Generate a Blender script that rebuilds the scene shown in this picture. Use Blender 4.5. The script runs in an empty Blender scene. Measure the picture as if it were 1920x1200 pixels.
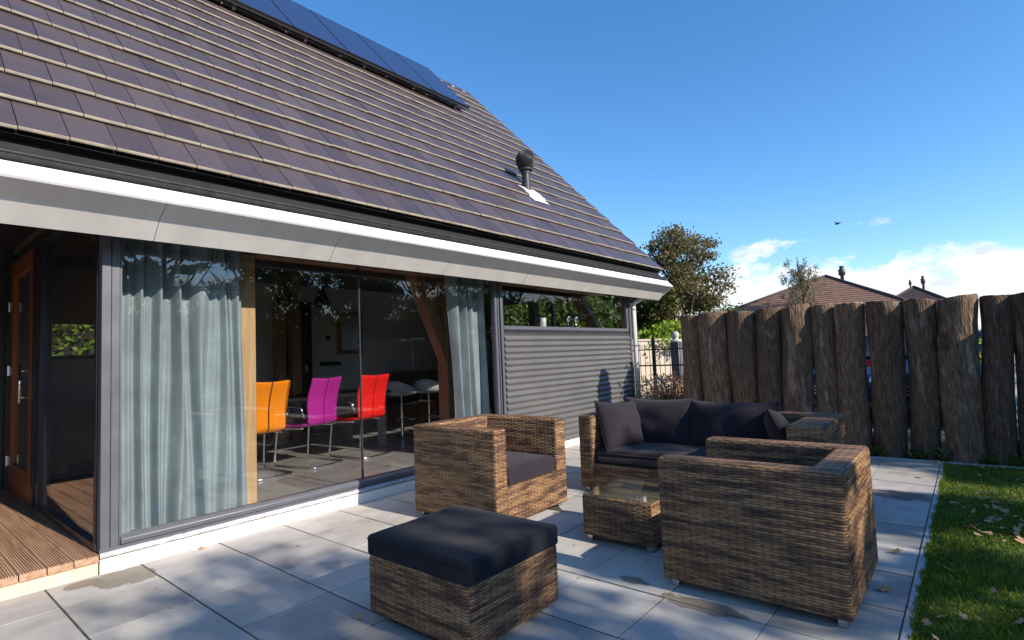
import bpy, bmesh, math, random
from mathutils import Vector, Matrix, noise
R=math.radians
sc=bpy.context.scene
C=sc.collection
rnd=random.Random(7)

# ------------------------------------------------------------------ helpers
def tag(o,label=None,cat=None,group=None,kind=None):
    if label: o['label']=label
    if cat: o['category']=cat
    if group: o['group']=group
    if kind: o['kind']=kind
    return o
def empty(name,loc=(0,0,0),rz=0,label=None,cat=None,group=None):
    o=bpy.data.objects.new(name,None); C.objects.link(o); o.location=loc; o.rotation_euler=(0,0,rz); o.empty_display_size=.1
    return tag(o,label,cat,group)
class MB:
    def __init__(s): s.v=[]; s.f=[]; s.m=[]; s.mats=[]; s.cm=0
    def mat(s,m):
        if m not in s.mats: s.mats.append(m)
        s.cm=s.mats.index(m); return s
    def add(s,vs,fs):
        b=len(s.v); s.v+= [tuple(q) for q in vs]
        for f in fs: s.f.append(tuple(b+i for i in f)); s.m.append(s.cm)
        return s
    def box(s,x0,x1,y0,y1,z0,z1,rot=None,c=None):
        vs=[(x,y,z) for z in(z0,z1) for y in(y0,y1) for x in(x0,x1)]
        if rot is not None:
            c=Vector(c if c else ((x0+x1)/2,(y0+y1)/2,(z0+z1)/2)); vs=[c+rot@(Vector(q)-c) for q in vs]
        return s.add(vs,[(0,2,3,1),(4,5,7,6),(0,1,5,4),(2,6,7,3),(0,4,6,2),(1,3,7,5)])
    def prism(s,poly,axis,a,b):
        # poly of 2D points extruded along an axis; axis x: (y,z), y: (x,z), z: (x,y)
        f={'x':lambda p,t:(t,p[0],p[1]),'y':lambda p,t:(p[0],t,p[1]),'z':lambda p,t:(p[0],p[1],t)}[axis]
        n=len(poly); vs=[f(p,a) for p in poly]+[f(p,b) for p in poly]
        return s.add(vs,[tuple(range(n))[::-1],tuple(range(n,2*n))]+[(i,(i+1)%n,n+(i+1)%n,n+i) for i in range(n)])
    def tube(s,pts,r,n=8,caps=True):
        pts=[Vector(p) for p in pts]; rs=r if isinstance(r,(list,tuple)) else [r]*len(pts)
        vs=[];up=None
        for i,p in enumerate(pts):
            d=(pts[min(i+1,len(pts)-1)]-pts[max(i-1,0)]).normalized()
            if up is None: up=Vector((0,0,1)) if abs(d.z)<.9 else Vector((1,0,0))
            a=d.cross(up).normalized(); b=d.cross(a).normalized(); up=-b if False else up
            for k in range(n):
                t=2*math.pi*k/n; vs.append(p+(a*math.cos(t)+b*math.sin(t))*rs[i])
        fs=[(i*n+k,i*n+(k+1)%n,(i+1)*n+(k+1)%n,(i+1)*n+k) for i in range(len(pts)-1) for k in range(n)]
        if caps: fs+=[tuple(range(n))[::-1],tuple(range((len(pts)-1)*n,len(pts)*n))]
        return s.add(vs,fs)
    def lathe(s,prof,c,n=20,axis='z'):
        vs=[]
        for r,z in prof:
            for k in range(n):
                t=2*math.pi*k/n; x,y=r*math.cos(t),r*math.sin(t)
                q={'z':(x,y,z),'x':(z,x,y),'y':(x,z,y)}[axis]
                vs.append((c[0]+q[0],c[1]+q[1],c[2]+q[2]))
        fs=[(i*n+k,i*n+(k+1)%n,(i+1)*n+(k+1)%n,(i+1)*n+k) for i in range(len(prof)-1) for k in range(n)]
        return s.add(vs,fs)
    def build(s,name,mat=None,parent=None,smooth=False,bevel=0,seg=2,loc=None,fixn=True,auto=None):
        me=bpy.data.meshes.new(name); me.from_pydata(s.v,[],s.f)
        for m in (s.mats if s.mats else [mat]): me.materials.append(m)
        if s.mats: me.polygons.foreach_set('material_index',s.m)
        bm=None
        if bevel or fixn:
            bm=bmesh.new(); bm.from_mesh(me)
            if fixn: bmesh.ops.recalc_face_normals(bm,faces=bm.faces)
            if bevel: bmesh.ops.bevel(bm,geom=[e for e in bm.edges if e.calc_face_angle(0)>.3],offset=bevel,segments=seg,affect='EDGES',profile=.5,clamp_overlap=True)
            bm.to_mesh(me); bm.free()
        if smooth or bevel: me.shade_smooth()
        if auto or (bevel and not smooth):
            try: me.set_sharp_from_angle(angle=R(auto or 40))
            except Exception: pass
        me.update()
        o=bpy.data.objects.new(name,me); C.objects.link(o)
        if loc: o.location=loc
        if parent: o.parent=parent
        return o
def copy_tree(o,parent=None):
    c=o.copy(); C.objects.link(c); c.parent=parent
    for ch in list(o.children): copy_tree(ch,c)
    return c

# ------------------------------------------------------------------ materials
def newmat(name):
    m=bpy.data.materials.new(name); m.use_nodes=True; nt=m.node_tree
    return m,nt,nt.nodes['Principled BSDF']
def L(nt,a,b): nt.links.new(a,b)
def N(nt,t,**k):
    n=nt.nodes.new(t)
    for a,b in k.items():
        if a in('operation','blend_type','data_type','noise_dimensions','distance','feature','attribute_name','bands_direction','wave_type','interpolation','use_clamp','vector_type','rotation_type'): setattr(n,a,b)
        else: n.inputs[a.replace('_',' ')].default_value=b
    return n
def ramp(nt,fac,stops):
    r=nt.nodes.new('ShaderNodeValToRGB'); e=r.color_ramp.elements
    while len(e)<len(stops): e.new(.5)
    for i,(p,c) in enumerate(stops): e[i].position=p; e[i].color=(*c,1) if len(c)==3 else c
    L(nt,fac,r.inputs[0]); return r.outputs[0]
def math_(nt,op,a,b=None,clamp=False):
    n=nt.nodes.new('ShaderNodeMath'); n.operation=op; n.use_clamp=clamp
    for i,x in enumerate((a,b)):
        if x is None: continue
        if isinstance(x,(int,float)): n.inputs[i].default_value=x
        else: L(nt,x,n.inputs[i])
    return n.outputs[0]
def bump(nt,h,strength,dist,bsdf):
    b=nt.nodes.new('ShaderNodeBump'); b.inputs['Strength'].default_value=strength; b.inputs['Distance'].default_value=dist
    L(nt,h,b.inputs['Height']); L(nt,b.outputs[0],bsdf.inputs['Normal'])
def coord(nt,kind='Object',scale=(1,1,1)):
    t=nt.nodes.new('ShaderNodeTexCoord'); mp=nt.nodes.new('ShaderNodeMapping'); mp.inputs['Scale'].default_value=scale
    L(nt,t.outputs[kind],mp.inputs[0]); return mp.outputs[0]
def simple(name,col,rough=.5,metal=0,var=.12,scale=6,bmp=0,bscale=60,spec=.5,stretch=(1,1,1)):
    m,nt,p=newmat(name); v=coord(nt,'Object',stretch)
    n=N(nt,'ShaderNodeTexNoise',Scale=scale,Detail=6.0,Roughness=.6); L(nt,v,n.inputs['Vector'])
    c0=tuple(max(0,x*(1-var)) for x in col); c1=tuple(min(1,x*(1+var)) for x in col)
    L(nt,ramp(nt,n.outputs['Fac'],[(.3,c0),(.7,c1)]),p.inputs['Base Color'])
    p.inputs['Metallic'].default_value=metal; p.inputs['Specular IOR Level'].default_value=spec
    rr=ramp(nt,n.outputs['Fac'],[(.3,(max(0,rough-.07),)*3),(.7,(min(1,rough+.07),)*3)]); L(nt,rr,p.inputs['Roughness'])
    if bmp:
        n2=N(nt,'ShaderNodeTexNoise',Scale=bscale,Detail=5.0); L(nt,v,n2.inputs['Vector']); bump(nt,n2.outputs['Fac'],.6,bmp,p)
    return m

def wicker(name,seed=0.0):
    m,nt,p=newmat(name)
    uv=nt.nodes.new('ShaderNodeUVMap'); uv.uv_map='weave'
    sp=nt.nodes.new('ShaderNodeSeparateXYZ'); L(nt,uv.outputs[0],sp.inputs[0])
    u,v=sp.outputs[0],sp.outputs[1]
    wob=N(nt,'ShaderNodeTexNoise',Scale=9.0,Detail=2.0); L(nt,uv.outputs[0],wob.inputs['Vector'])
    v2=math_(nt,'ADD',v,math_(nt,'MULTIPLY',math_(nt,'SUBTRACT',wob.outputs['Fac'],.5),.012))
    P=.0135; Wd=.040
    vr=math_(nt,'DIVIDE',v2,P); row=math_(nt,'FLOOR',vr); fr=math_(nt,'SUBTRACT',vr,row)
    prof=math_(nt,'SINE',math_(nt,'MULTIPLY',fr,math.pi))
    prof=math_(nt,'POWER',prof,.55)
    ur=math_(nt,'ADD',math_(nt,'DIVIDE',u,Wd),math_(nt,'MULTIPLY',row,1.0))
    over=math_(nt,'SINE',math_(nt,'MULTIPLY',ur,math.pi))
    over=math_(nt,'ADD',math_(nt,'MULTIPLY',over,.5),.5)
    stake=math_(nt,'POWER',math_(nt,'ABSOLUTE',math_(nt,'COSINE',math_(nt,'MULTIPLY',math_(nt,'DIVIDE',u,Wd),math.pi))),.35)
    prof=math_(nt,'MULTIPLY',prof,math_(nt,'ADD',math_(nt,'MULTIPLY',stake,.55),.45))
    height=math_(nt,'MULTIPLY',prof,math_(nt,'ADD',math_(nt,'MULTIPLY',over,.62),.38))
    # streaky strand colour
    cb=nt.nodes.new('ShaderNodeCombineXYZ'); L(nt,math_(nt,'MULTIPLY',u,6.0),cb.inputs[0]); L(nt,math_(nt,'MULTIPLY',row,.71),cb.inputs[1]); cb.inputs[2].default_value=seed
    n1=N(nt,'ShaderNodeTexNoise',Scale=1.0,Detail=2.0); L(nt,cb.outputs[0],n1.inputs['Vector'])
    cb2=nt.nodes.new('ShaderNodeCombineXYZ'); L(nt,math_(nt,'MULTIPLY',u,1.3),cb2.inputs[0]); L(nt,math_(nt,'MULTIPLY',v,24.0),cb2.inputs[1]); cb2.inputs[2].default_value=seed+5
    n2=N(nt,'ShaderNodeTexNoise',Scale=1.0,Detail=3.0); L(nt,cb2.outputs[0],n2.inputs['Vector'])
    f=math_(nt,'ADD',math_(nt,'MULTIPLY',n1.outputs['Fac'],.55),math_(nt,'MULTIPLY',n2.outputs['Fac'],.45))
    col=ramp(nt,f,[(.36,(.060,.034,.026)),(.45,(.125,.070,.042)),(.53,(.27,.152,.074)),(.66,(.38,.235,.12))])
    mx=nt.nodes.new('ShaderNodeMix'); mx.data_type='RGBA'; mx.blend_type='MULTIPLY'; mx.inputs[0].default_value=1
    L(nt,col,mx.inputs[6]); L(nt,ramp(nt,height,[(.0,(.15,.13,.13)),(.5,(1,1,1)),(.95,(1.0,1.0,1.0))]),mx.inputs[7])
    L(nt,mx.outputs[2],p.inputs['Base Color']); p.inputs['Roughness'].default_value=.52; p.inputs['Specular IOR Level'].default_value=.28
    bump(nt,height,1.0,.006,p)
    return m
def fabric(name,col,rough=.95,weave=900,sheen=.3):
    m,nt,p=newmat(name); v=coord(nt)
    n=N(nt,'ShaderNodeTexNoise',Scale=4.0,Detail=5.0); L(nt,v,n.inputs['Vector'])
    n2=N(nt,'ShaderNodeTexNoise',Scale=float(weave),Detail=2.0); L(nt,v,n2.inputs['Vector'])
    f=math_(nt,'ADD',math_(nt,'MULTIPLY',n.outputs['Fac'],.5),math_(nt,'MULTIPLY',n2.outputs['Fac'],.5))
    L(nt,ramp(nt,f,[(.35,tuple(x*.72 for x in col)),(.65,tuple(x*1.28 for x in col))]),p.inputs['Base Color'])
    p.inputs['Roughness'].default_value=rough; p.inputs['Sheen Weight'].default_value=sheen; p.inputs['Specular IOR Level'].default_value=.2
    h=math_(nt,'ADD',n2.outputs['Fac'],math_(nt,'MULTIPLY',n.outputs['Fac'],4.0))
    bump(nt,h,.4,.002,p)
    return m
def glass(name,tint,ior=1.5,rough=0.0,dirt=0.0):
    m,nt,p=newmat(name); nt.nodes.remove(p); out=nt.nodes['Material Output']
    tr=nt.nodes.new('ShaderNodeBsdfTransparent'); tr.inputs[0].default_value=(*tint,1)
    gl=nt.nodes.new('ShaderNodeBsdfGlossy'); gl.inputs['Roughness'].default_value=rough; gl.inputs[0].default_value=(1,1,1,1)
    g=nt.nodes.new('ShaderNodeNewGeometry'); dt=nt.nodes.new('ShaderNodeVectorMath'); dt.operation='DOT_PRODUCT'; L(nt,g.outputs['Incoming'],dt.inputs[0]); L(nt,g.outputs['Normal'],dt.inputs[1])
    k=math_(nt,'POWER',math_(nt,'SUBTRACT',1.0,math_(nt,'ABSOLUTE',dt.outputs['Value'])),5.0); f0=((ior-1)/(ior+1))**2
    fr=math_(nt,'ADD',math_(nt,'MULTIPLY',k,1-f0),f0,True)
    mx=nt.nodes.new('ShaderNodeMixShader'); L(nt,fr,mx.inputs[0]); L(nt,tr.outputs[0],mx.inputs[1]); L(nt,gl.outputs[0],mx.inputs[2])
    L(nt,mx.outputs[0],out.inputs[0]); return m
def slabs():
    m,nt,p=newmat('concrete_paving'); v=coord(nt)
    at=nt.nodes.new('ShaderNodeAttribute'); at.attribute_name='slab'
    n=N(nt,'ShaderNodeTexNoise',Scale=1.7,Detail=7.0,Roughness=.62); L(nt,v,n.inputs['Vector'])
    n2=N(nt,'ShaderNodeTexNoise',Scale=180.0,Detail=3.0); L(nt,v,n2.inputs['Vector'])
    mpx=nt.nodes.new('ShaderNodeMapping'); mpx.inputs['Scale'].default_value=(3,5,3); L(nt,v,mpx.inputs[0])
    n3=N(nt,'ShaderNodeTexNoise',Scale=1.5,Detail=4.0); L(nt,mpx.outputs[0],n3.inputs['Vector'])
    f=math_(nt,'ADD',math_(nt,'MULTIPLY',n.outputs['Fac'],.5),math_(nt,'ADD',math_(nt,'MULTIPLY',n2.outputs['Fac'],.22),math_(nt,'MULTIPLY',n3.outputs['Fac'],.28)))
    base=ramp(nt,f,[(.33,(.275,.262,.245)),(.5,(.41,.39,.362)),(.66,(.52,.495,.455))])
    mx=nt.nodes.new('ShaderNodeMix'); mx.data_type='RGBA'; mx.blend_type='MULTIPLY'; mx.inputs[0].default_value=1
    L(nt,base,mx.inputs[6]); L(nt,at.outputs['Color'],mx.inputs[7])
    # damp patches that never dried, each where it lies on the slabs
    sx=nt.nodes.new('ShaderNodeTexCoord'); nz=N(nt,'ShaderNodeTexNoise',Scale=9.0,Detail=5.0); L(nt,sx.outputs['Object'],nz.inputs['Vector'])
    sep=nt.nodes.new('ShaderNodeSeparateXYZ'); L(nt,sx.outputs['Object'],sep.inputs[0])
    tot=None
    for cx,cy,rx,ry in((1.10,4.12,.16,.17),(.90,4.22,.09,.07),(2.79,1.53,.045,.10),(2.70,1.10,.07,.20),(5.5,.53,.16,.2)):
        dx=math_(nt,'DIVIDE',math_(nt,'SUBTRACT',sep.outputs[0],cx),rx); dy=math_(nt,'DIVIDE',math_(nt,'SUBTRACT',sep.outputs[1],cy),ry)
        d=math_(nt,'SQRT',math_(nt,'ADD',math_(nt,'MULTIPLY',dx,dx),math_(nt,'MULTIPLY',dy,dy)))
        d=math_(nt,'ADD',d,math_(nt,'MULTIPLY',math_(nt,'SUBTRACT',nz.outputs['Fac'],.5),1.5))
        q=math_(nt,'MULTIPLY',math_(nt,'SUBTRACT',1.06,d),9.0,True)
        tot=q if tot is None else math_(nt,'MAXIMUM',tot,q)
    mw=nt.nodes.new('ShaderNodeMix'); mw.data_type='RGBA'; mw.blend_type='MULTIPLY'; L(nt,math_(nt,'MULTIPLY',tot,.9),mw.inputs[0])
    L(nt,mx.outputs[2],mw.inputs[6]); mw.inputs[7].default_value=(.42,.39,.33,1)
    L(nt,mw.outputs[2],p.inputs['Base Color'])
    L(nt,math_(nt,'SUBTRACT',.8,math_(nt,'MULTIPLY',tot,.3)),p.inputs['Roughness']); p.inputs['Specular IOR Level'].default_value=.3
    bump(nt,math_(nt,'ADD',n2.outputs['Fac'],n.outputs['Fac']),.5,.0012,p)
    return m
def bark():
    m,nt,p=newmat('log_bark')
    ti=nt.nodes.new('ShaderNodeObjectInfo')
    t=nt.nodes.new('ShaderNodeTexCoord'); va=nt.nodes.new('ShaderNodeVectorMath'); va.operation='ADD'
    L(nt,t.outputs['Object'],va.inputs[0]); cb=nt.nodes.new('ShaderNodeCombineXYZ'); L(nt,math_(nt,'MULTIPLY',ti.outputs['Random'],40.0),cb.inputs[0]); L(nt,cb.outputs[0],va.inputs[1])
    mp=nt.nodes.new('ShaderNodeMapping'); mp.inputs['Scale'].default_value=(30,30,5.0); L(nt,va.outputs[0],mp.inputs[0])
    n=N(nt,'ShaderNodeTexNoise',Scale=1.6,Detail=7.0,Roughness=.65,Distortion=.6); L(nt,mp.outputs[0],n.inputs['Vector'])
    vo=N(nt,'ShaderNodeTexVoronoi',Scale=1.3,feature='DISTANCE_TO_EDGE'); L(nt,mp.outputs[0],vo.inputs['Vector'])
    mp2=nt.nodes.new('ShaderNodeMapping'); mp2.inputs['Scale'].default_value=(7,7,1.5); L(nt,va.outputs[0],mp2.inputs[0]); n2=N(nt,'ShaderNodeTexNoise',Scale=1.0,Detail=6.0,Roughness=.6); L(nt,mp2.outputs[0],n2.inputs['Vector'])
    c1=ramp(nt,n.outputs['Fac'],[(.3,(.062,.038,.025)),(.5,(.15,.098,.063)),(.72,(.29,.205,.138))])
    # patches where the bark has come away and bare grey wood shows
    c2=ramp(nt,n.outputs['Fac'],[(.3,(.19,.135,.095)),(.7,(.36,.27,.20))])
    mx=nt.nodes.new('ShaderNodeMix'); mx.data_type='RGBA'; L(nt,ramp(nt,n2.outputs['Fac'],[(.60,(0,0,0)),(.64,(1,1,1))]),mx.inputs[0]); L(nt,c1,mx.inputs[6]); L(nt,c2,mx.inputs[7])
    hs=nt.nodes.new('ShaderNodeHueSaturation'); L(nt,mx.outputs[2],hs.inputs['Color']); L(nt,math_(nt,'ADD',math_(nt,'MULTIPLY',ti.outputs['Random'],.55),.60),hs.inputs['Value'])
    L(nt,hs.outputs[0],p.inputs['Base Color']); p.inputs['Roughness'].default_value=.9; p.inputs['Specular IOR Level'].default_value=.2
    h=math_(nt,'ADD',n.outputs['Fac'],math_(nt,'MULTIPLY',math_(nt,'MINIMUM',vo.outputs['Distance'],.3),1.6))
    bump(nt,h,1.0,.016,p); return m
def wood(name,c0,c1,rough=.55,scale=(30,30,1.5),spec=.4):
    m,nt,p=newmat(name); v=coord(nt,'Object',scale)
    n=N(nt,'ShaderNodeTexNoise',Scale=1.0,Detail=6.0,Roughness=.6,Distortion=1.0); L(nt,v,n.inputs['Vector'])
    L(nt,ramp(nt,n.outputs['Fac'],[(.3,c0),(.7,c1)]),p.inputs['Base Color']); p.inputs['Roughness'].default_value=rough; p.inputs['Specular IOR Level'].default_value=spec
    bump(nt,n.outputs['Fac'],.4,.003,p); return m
def leafmat(name,cols,trans=.35,rough=.5):
    m,nt,p=newmat(name); g=nt.nodes.new('ShaderNodeNewGeometry')
    c=ramp(nt,g.outputs['Random Per Island'],[(i/(len(cols)-1),q) for i,q in enumerate(cols)])
    L(nt,c,p.inputs['Base Color']); p.inputs['Roughness'].default_value=rough; p.inputs['Specular IOR Level'].default_value=.35
    tl=nt.nodes.new('ShaderNodeBsdfTranslucent'); L(nt,c,tl.inputs[0]); mx=nt.nodes.new('ShaderNodeMixShader'); mx.inputs[0].default_value=trans
    L(nt,p.outputs[0],mx.inputs[1]); L(nt,tl.outputs[0],mx.inputs[2]); L(nt,mx.outputs[0],nt.nodes['Material Output'].inputs[0]); return m
def tilemat():
    m,nt,p=newmat('roof_tile'); g=nt.nodes.new('ShaderNodeNewGeometry'); v=coord(nt)
    n=N(nt,'ShaderNodeTexNoise',Scale=3.0,Detail=6.0,Roughness=.65); L(nt,v,n.inputs['Vector'])
    f=math_(nt,'ADD',math_(nt,'MULTIPLY',n.outputs['Fac'],.55),math_(nt,'MULTIPLY',g.outputs['Random Per Island'],.45))
    L(nt,ramp(nt,f,[(.25,(.050,.038,.041)),(.5,(.066,.050,.053)),(.8,(.084,.064,.064))]),p.inputs['Base Color'])
    L(nt,ramp(nt,n.outputs['Fac'],[(.3,(.30,)*3),(.7,(.42,)*3)]),p.inputs['Roughness']); p.inputs['Specular IOR Level'].default_value=.5
    n2=N(nt,'ShaderNodeTexNoise',Scale=140.0,Detail=3.0); L(nt,v,n2.inputs['Vector']); bump(nt,n2.outputs['Fac'],.25,.001,p); return m
M={}
M['wicker']=wicker('rattan_weave'); M['wicker2']=wicker('rattan_weave_small',3.3)
M['cushion']=fabric('charcoal_fabric',(.021,.016,.021),sheen=.08); M['cushion2']=fabric('black_fabric',(.0125,.013,.017),sheen=.06)
M['slab']=slabs(); M['joint']=simple('joint_sand',(.055,.052,.040),.95,var=.6,scale=9)
M['kerb']=simple('kerb_concrete',(.40,.40,.41),.85,var=.15,scale=12,bmp=.001)
M['plinth']=simple('sandstone_plinth',(.80,.74,.64),.8,var=.06,scale=5,bmp=.002)
M['plinth_warm']=simple('deck_plinth_stone',(.66,.50,.36),.85,var=.14,scale=7,bmp=.002)
M['lead']=simple('lead_flashing',(.42,.42,.44),.5,metal=.2,var=.35,scale=25,bmp=.01,bscale=22)
M['frame']=simple('anthracite_frame',(.088,.092,.108),.38,var=.05)
M['frame_dark']=simple('dark_frame',(.022,.022,.028),.4,var=.1)
M['white']=simple('white_fascia',(.78,.78,.775),.5,var=.07,scale=2.5,stretch=(3,1,1))
M['soffit']=simple('soffit_board',(.56,.54,.52),.55,var=.09,scale=2.2,stretch=(2.5,1,1))
M['gutter']=simple('zinc_gutter',(.045,.045,.05),.45,metal=.3,var=.25,scale=14)
M['black']=simple('black_felt',(.008,.008,.009),.8,var=.3)
M['rubber']=simple('black_plastic',(.03,.031,.032),.45,var=.2)
M['tile']=tilemat(); M['tile_edge']=simple('tile_nose',(.235,.195,.15),.7,var=.3,scale=9)
M['corr']=simple('corrugated_steel',(.11,.108,.107),.42,metal=.15,var=.07,scale=2.5)
M['timber']=wood('pale_timber',(.44,.27,.12),(.64,.44,.22)); M['timber_dark']=wood('brown_timber',(.19,.105,.052),(.31,.18,.095))
M['doorwood']=wood('oiled_door_wood',(.15,.05,.018),(.25,.09,.032),.4)
M['deckwood']=wood('deck_wood',(.24,.13,.075),(.48,.31,.20),.75,(22,1.6,30))
M['glass']=glass('window_glass',(.875,.88,.885),1.62); M['glass_clear']=glass('clear_glass',(.95,.97,.96),1.5)
M['tableglass']=glass('table_glass',(.90,.97,.94),1.5)
M['curtain']=fabric('blue_grey_curtain',(.31,.375,.39),.9,300,.05)
M['wall_in']=simple('plaster_wall',(.52,.52,.50),.9,var=.04); M['wall_out']=simple('brick_wall',(.10,.09,.085),.85,var=.2,bmp=.004)
M['ceil']=simple('dark_ceiling',(.10,.085,.07),.8,var=.15)
M['floor_in']=simple('stone_floor_tile',(.36,.35,.32),.22,var=.14,scale=3.5)
M['chrome']=simple('chrome',(.8,.8,.82),.08,metal=1,var=.02); M['steel']=simple('brushed_steel',(.55,.55,.56),.3,metal=1,var=.05)
M['orange']=simple('orange_leather',(.90,.27,.008),.32,var=.05); M['purple']=simple('purple_leather',(.42,.022,.27),.32,var=.05); M['red']=simple('red_leather',(.80,.018,.015),.32,var=.05)
M['seam']=simple('dark_seam',(.03,.01,.01),.7)
M['table']=simple('dark_table_top',(.02,.018,.016),.25,var=.2); M['tleg']=simple('grey_table_leg',(.30,.30,.30),.4)
M['stool']=simple('white_stool_shell',(.60,.60,.60),.25,var=.03)
M['grass']=leafmat('grass_blades',[(.06,.11,.006),(.095,.18,.010),(.15,.25,.018),(.30,.29,.05)],.3)
M['turf']=simple('turf',(.05,.085,.015),.95,var=.45,scale=40,bmp=.01,bscale=90)
M['soil']=simple('dark_soil',(.03,.022,.015),.95,var=.5,scale=30,bmp=.01)
M['gravel']=simple('pale_gravel',(.34,.31,.27),.95,var=.25,scale=25,bmp=.004)
M['dryleaf']=leafmat('dry_leaf',[(.24,.11,.05),(.40,.22,.11),(.52,.33,.18),(.33,.14,.05)],.2,.7)
M['maple']=leafmat('copper_leaves',[(.085,.085,.03),(.18,.16,.055),(.15,.08,.045),(.19,.17,.07),(.09,.12,.03)])
M['green']=leafmat('green_leaves',[(.04,.085,.012),(.075,.13,.02),(.13,.17,.03),(.055,.09,.02)])
M['bright']=leafmat('bright_leaves',[(.13,.25,.015),(.24,.37,.03),(.33,.44,.05),(.10,.18,.02)])
M['thinleaf']=leafmat('sparse_leaves',[(.14,.13,.07),(.22,.20,.10),(.18,.12,.08),(.12,.15,.06)])
M['dryplant']=leafmat('dry_stems',[(.24,.13,.08),(.36,.22,.15),(.44,.31,.21)],.1,.8)
M['bark']=bark(); M['treebark']=wood('tree_bark',(.05,.04,.03),(.12,.095,.07),.9)
M['cut']=wood('cut_log_end',(.36,.26,.17),(.56,.45,.32),.8,(30,30,30))
M['far_tile']=simple('brown_far_tile',(.19,.105,.07),.85,var=.22,scale=3,bmp=.03,bscale=8)
M['far_tile2']=simple('dark_far_tile',(.055,.034,.034),.85,var=.15,scale=3); M['brick']=simple('far_brick',(.22,.13,.09),.9)
M['iron']=simple('black_iron',(.02,.02,.022),.5,metal=.3); M['beige']=simple('beige_concrete',(.52,.45,.36),.9,var=.1,scale=3)
M['car1']=simple('dark_blue_paint',(.010,.018,.055),.2,metal=.3,var=.03); M['car2']=simple('blue_paint',(.02,.05,.17),.2,metal=.3,var=.03)
M['carglass']=simple('car_glass',(.03,.035,.04),.08); M['tyre']=simple('tyre',(.02,.02,.02),.8); M['redlamp']=simple('red_badge',(.7,.02,.05),.3)
M['solar']=None
def solar():
    m,nt,p=newmat('solar_glass'); v=coord(nt); sp=nt.nodes.new('ShaderNodeSeparateXYZ'); L(nt,v,sp.inputs[0])
    a=math_(nt,'FRACT',math_(nt,'MULTIPLY',sp.outputs[0],26.0)); l=math_(nt,'GREATER_THAN',a,.9); a2=math_(nt,'FRACT',math_(nt,'MULTIPLY',sp.outputs[1],6.3)); l=math_(nt,'MAXIMUM',l,math_(nt,'GREATER_THAN',a2,.965))
    mx=nt.nodes.new('ShaderNodeMix'); mx.data_type='RGBA'; L(nt,l,mx.inputs[0]); mx.inputs[6].default_value=(.017,.026,.075,1); mx.inputs[7].default_value=(.035,.045,.095,1)
    L(nt,mx.outputs[2],p.inputs['Base Color']); p.inputs['Roughness'].default_value=.16; p.inputs['Specular IOR Level'].default_value=.8; return m
M['solar']=solar()

# ------------------------------------------------------------------ camera, light, sky
cam=bpy.data.cameras.new('camera'); co=bpy.data.objects.new('camera',cam); C.objects.link(co); sc.camera=co
yaw,pit,rol=R(39.90246825),R(3.71052823),R(-2.3310866)
f=Vector((math.cos(pit)*math.cos(yaw),math.cos(pit)*math.sin(yaw),math.sin(pit))); r=Vector((math.sin(yaw),-math.cos(yaw),0)); u=r.cross(f)
r2=math.cos(rol)*r+math.sin(rol)*u; u2=-math.sin(rol)*r+math.cos(rol)*u
co.matrix_world=Matrix(((r2.x,u2.x,-f.x,0),(r2.y,u2.y,-f.y,0),(r2.z,u2.z,-f.z,1.27),(0,0,0,1)))
cam.sensor_width=36; cam.lens=1024.43/1920*36; cam.clip_end=3000; cam.clip_start=.05

AZ=R(3.5); SV=Vector((math.sin(AZ),-math.cos(AZ),.585*math.cos(AZ))).normalized()   # towards the sun
EL=math.asin(SV.z)
sun=bpy.data.lights.new('sun','SUN'); sun.energy=5.0; sun.angle=R(.53); sun.color=(1,.90,.77)
so=bpy.data.objects.new('sun',sun); C.objects.link(so); so.rotation_euler=SV.to_track_quat('Z','Y').to_euler(); so.location=(5,-12,14)
w=bpy.data.worlds.new('World'); sc.world=w; w.use_nodes=True; nt=w.node_tree; bg=nt.nodes['Background']
sky=nt.nodes.new('ShaderNodeTexSky'); sky.sky_type='NISHITA'; sky.sun_disc=False; sky.sun_elevation=EL; sky.sun_rotation=math.atan2(SV.x,SV.y)
sky.air_density=1.0; sky.dust_density=.2; sky.ozone_density=4.0; sky.altitude=0
tc=nt.nodes.new('ShaderNodeTexCoord'); sp=nt.nodes.new('ShaderNodeSeparateXYZ'); L(nt,tc.outputs['Generated'],sp.inputs[0])
mp=nt.nodes.new('ShaderNodeMapping'); mp.inputs['Scale'].default_value=(8.5,8.5,15); mp.inputs['Location'].default_value=(5.2,2.1,.45); L(nt,tc.outputs['Generated'],mp.inputs[0])
cn=N(nt,'ShaderNodeTexNoise',Scale=1.0,Detail=9.0,Roughness=.62,Distortion=.15); L(nt,mp.outputs[0],cn.inputs['Vector'])
el=math_(nt,'MULTIPLY',sp.outputs[2],1.0)
thr=math_(nt,'ADD',math_(nt,'MULTIPLY',math_(nt,'SUBTRACT',el,.105),3.3),.385)
cl=math_(nt,'MULTIPLY',math_(nt,'SUBTRACT',cn.outputs['Fac'],thr),9.0,True)
cl=math_(nt,'MULTIPLY',cl,math_(nt,'MULTIPLY',math_(nt,'SUBTRACT',.24,el),14.0,True))
mpb=nt.nodes.new('ShaderNodeMapping'); mpb.inputs['Scale'].default_value=(16,16,34); L(nt,tc.outputs['Generated'],mpb.inputs[0])
cn2=N(nt,'ShaderNodeTexNoise',Scale=1.0,Detail=7.0,Roughness=.6); L(nt,mpb.outputs[0],cn2.inputs['Vector'])
cc=ramp(nt,cn2.outputs['Fac'],[(.30,(4.4,4.8,5.4)),(.46,(5.9,6.1,6.4)),(.62,(6.9,7.0,7.2))])
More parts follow.
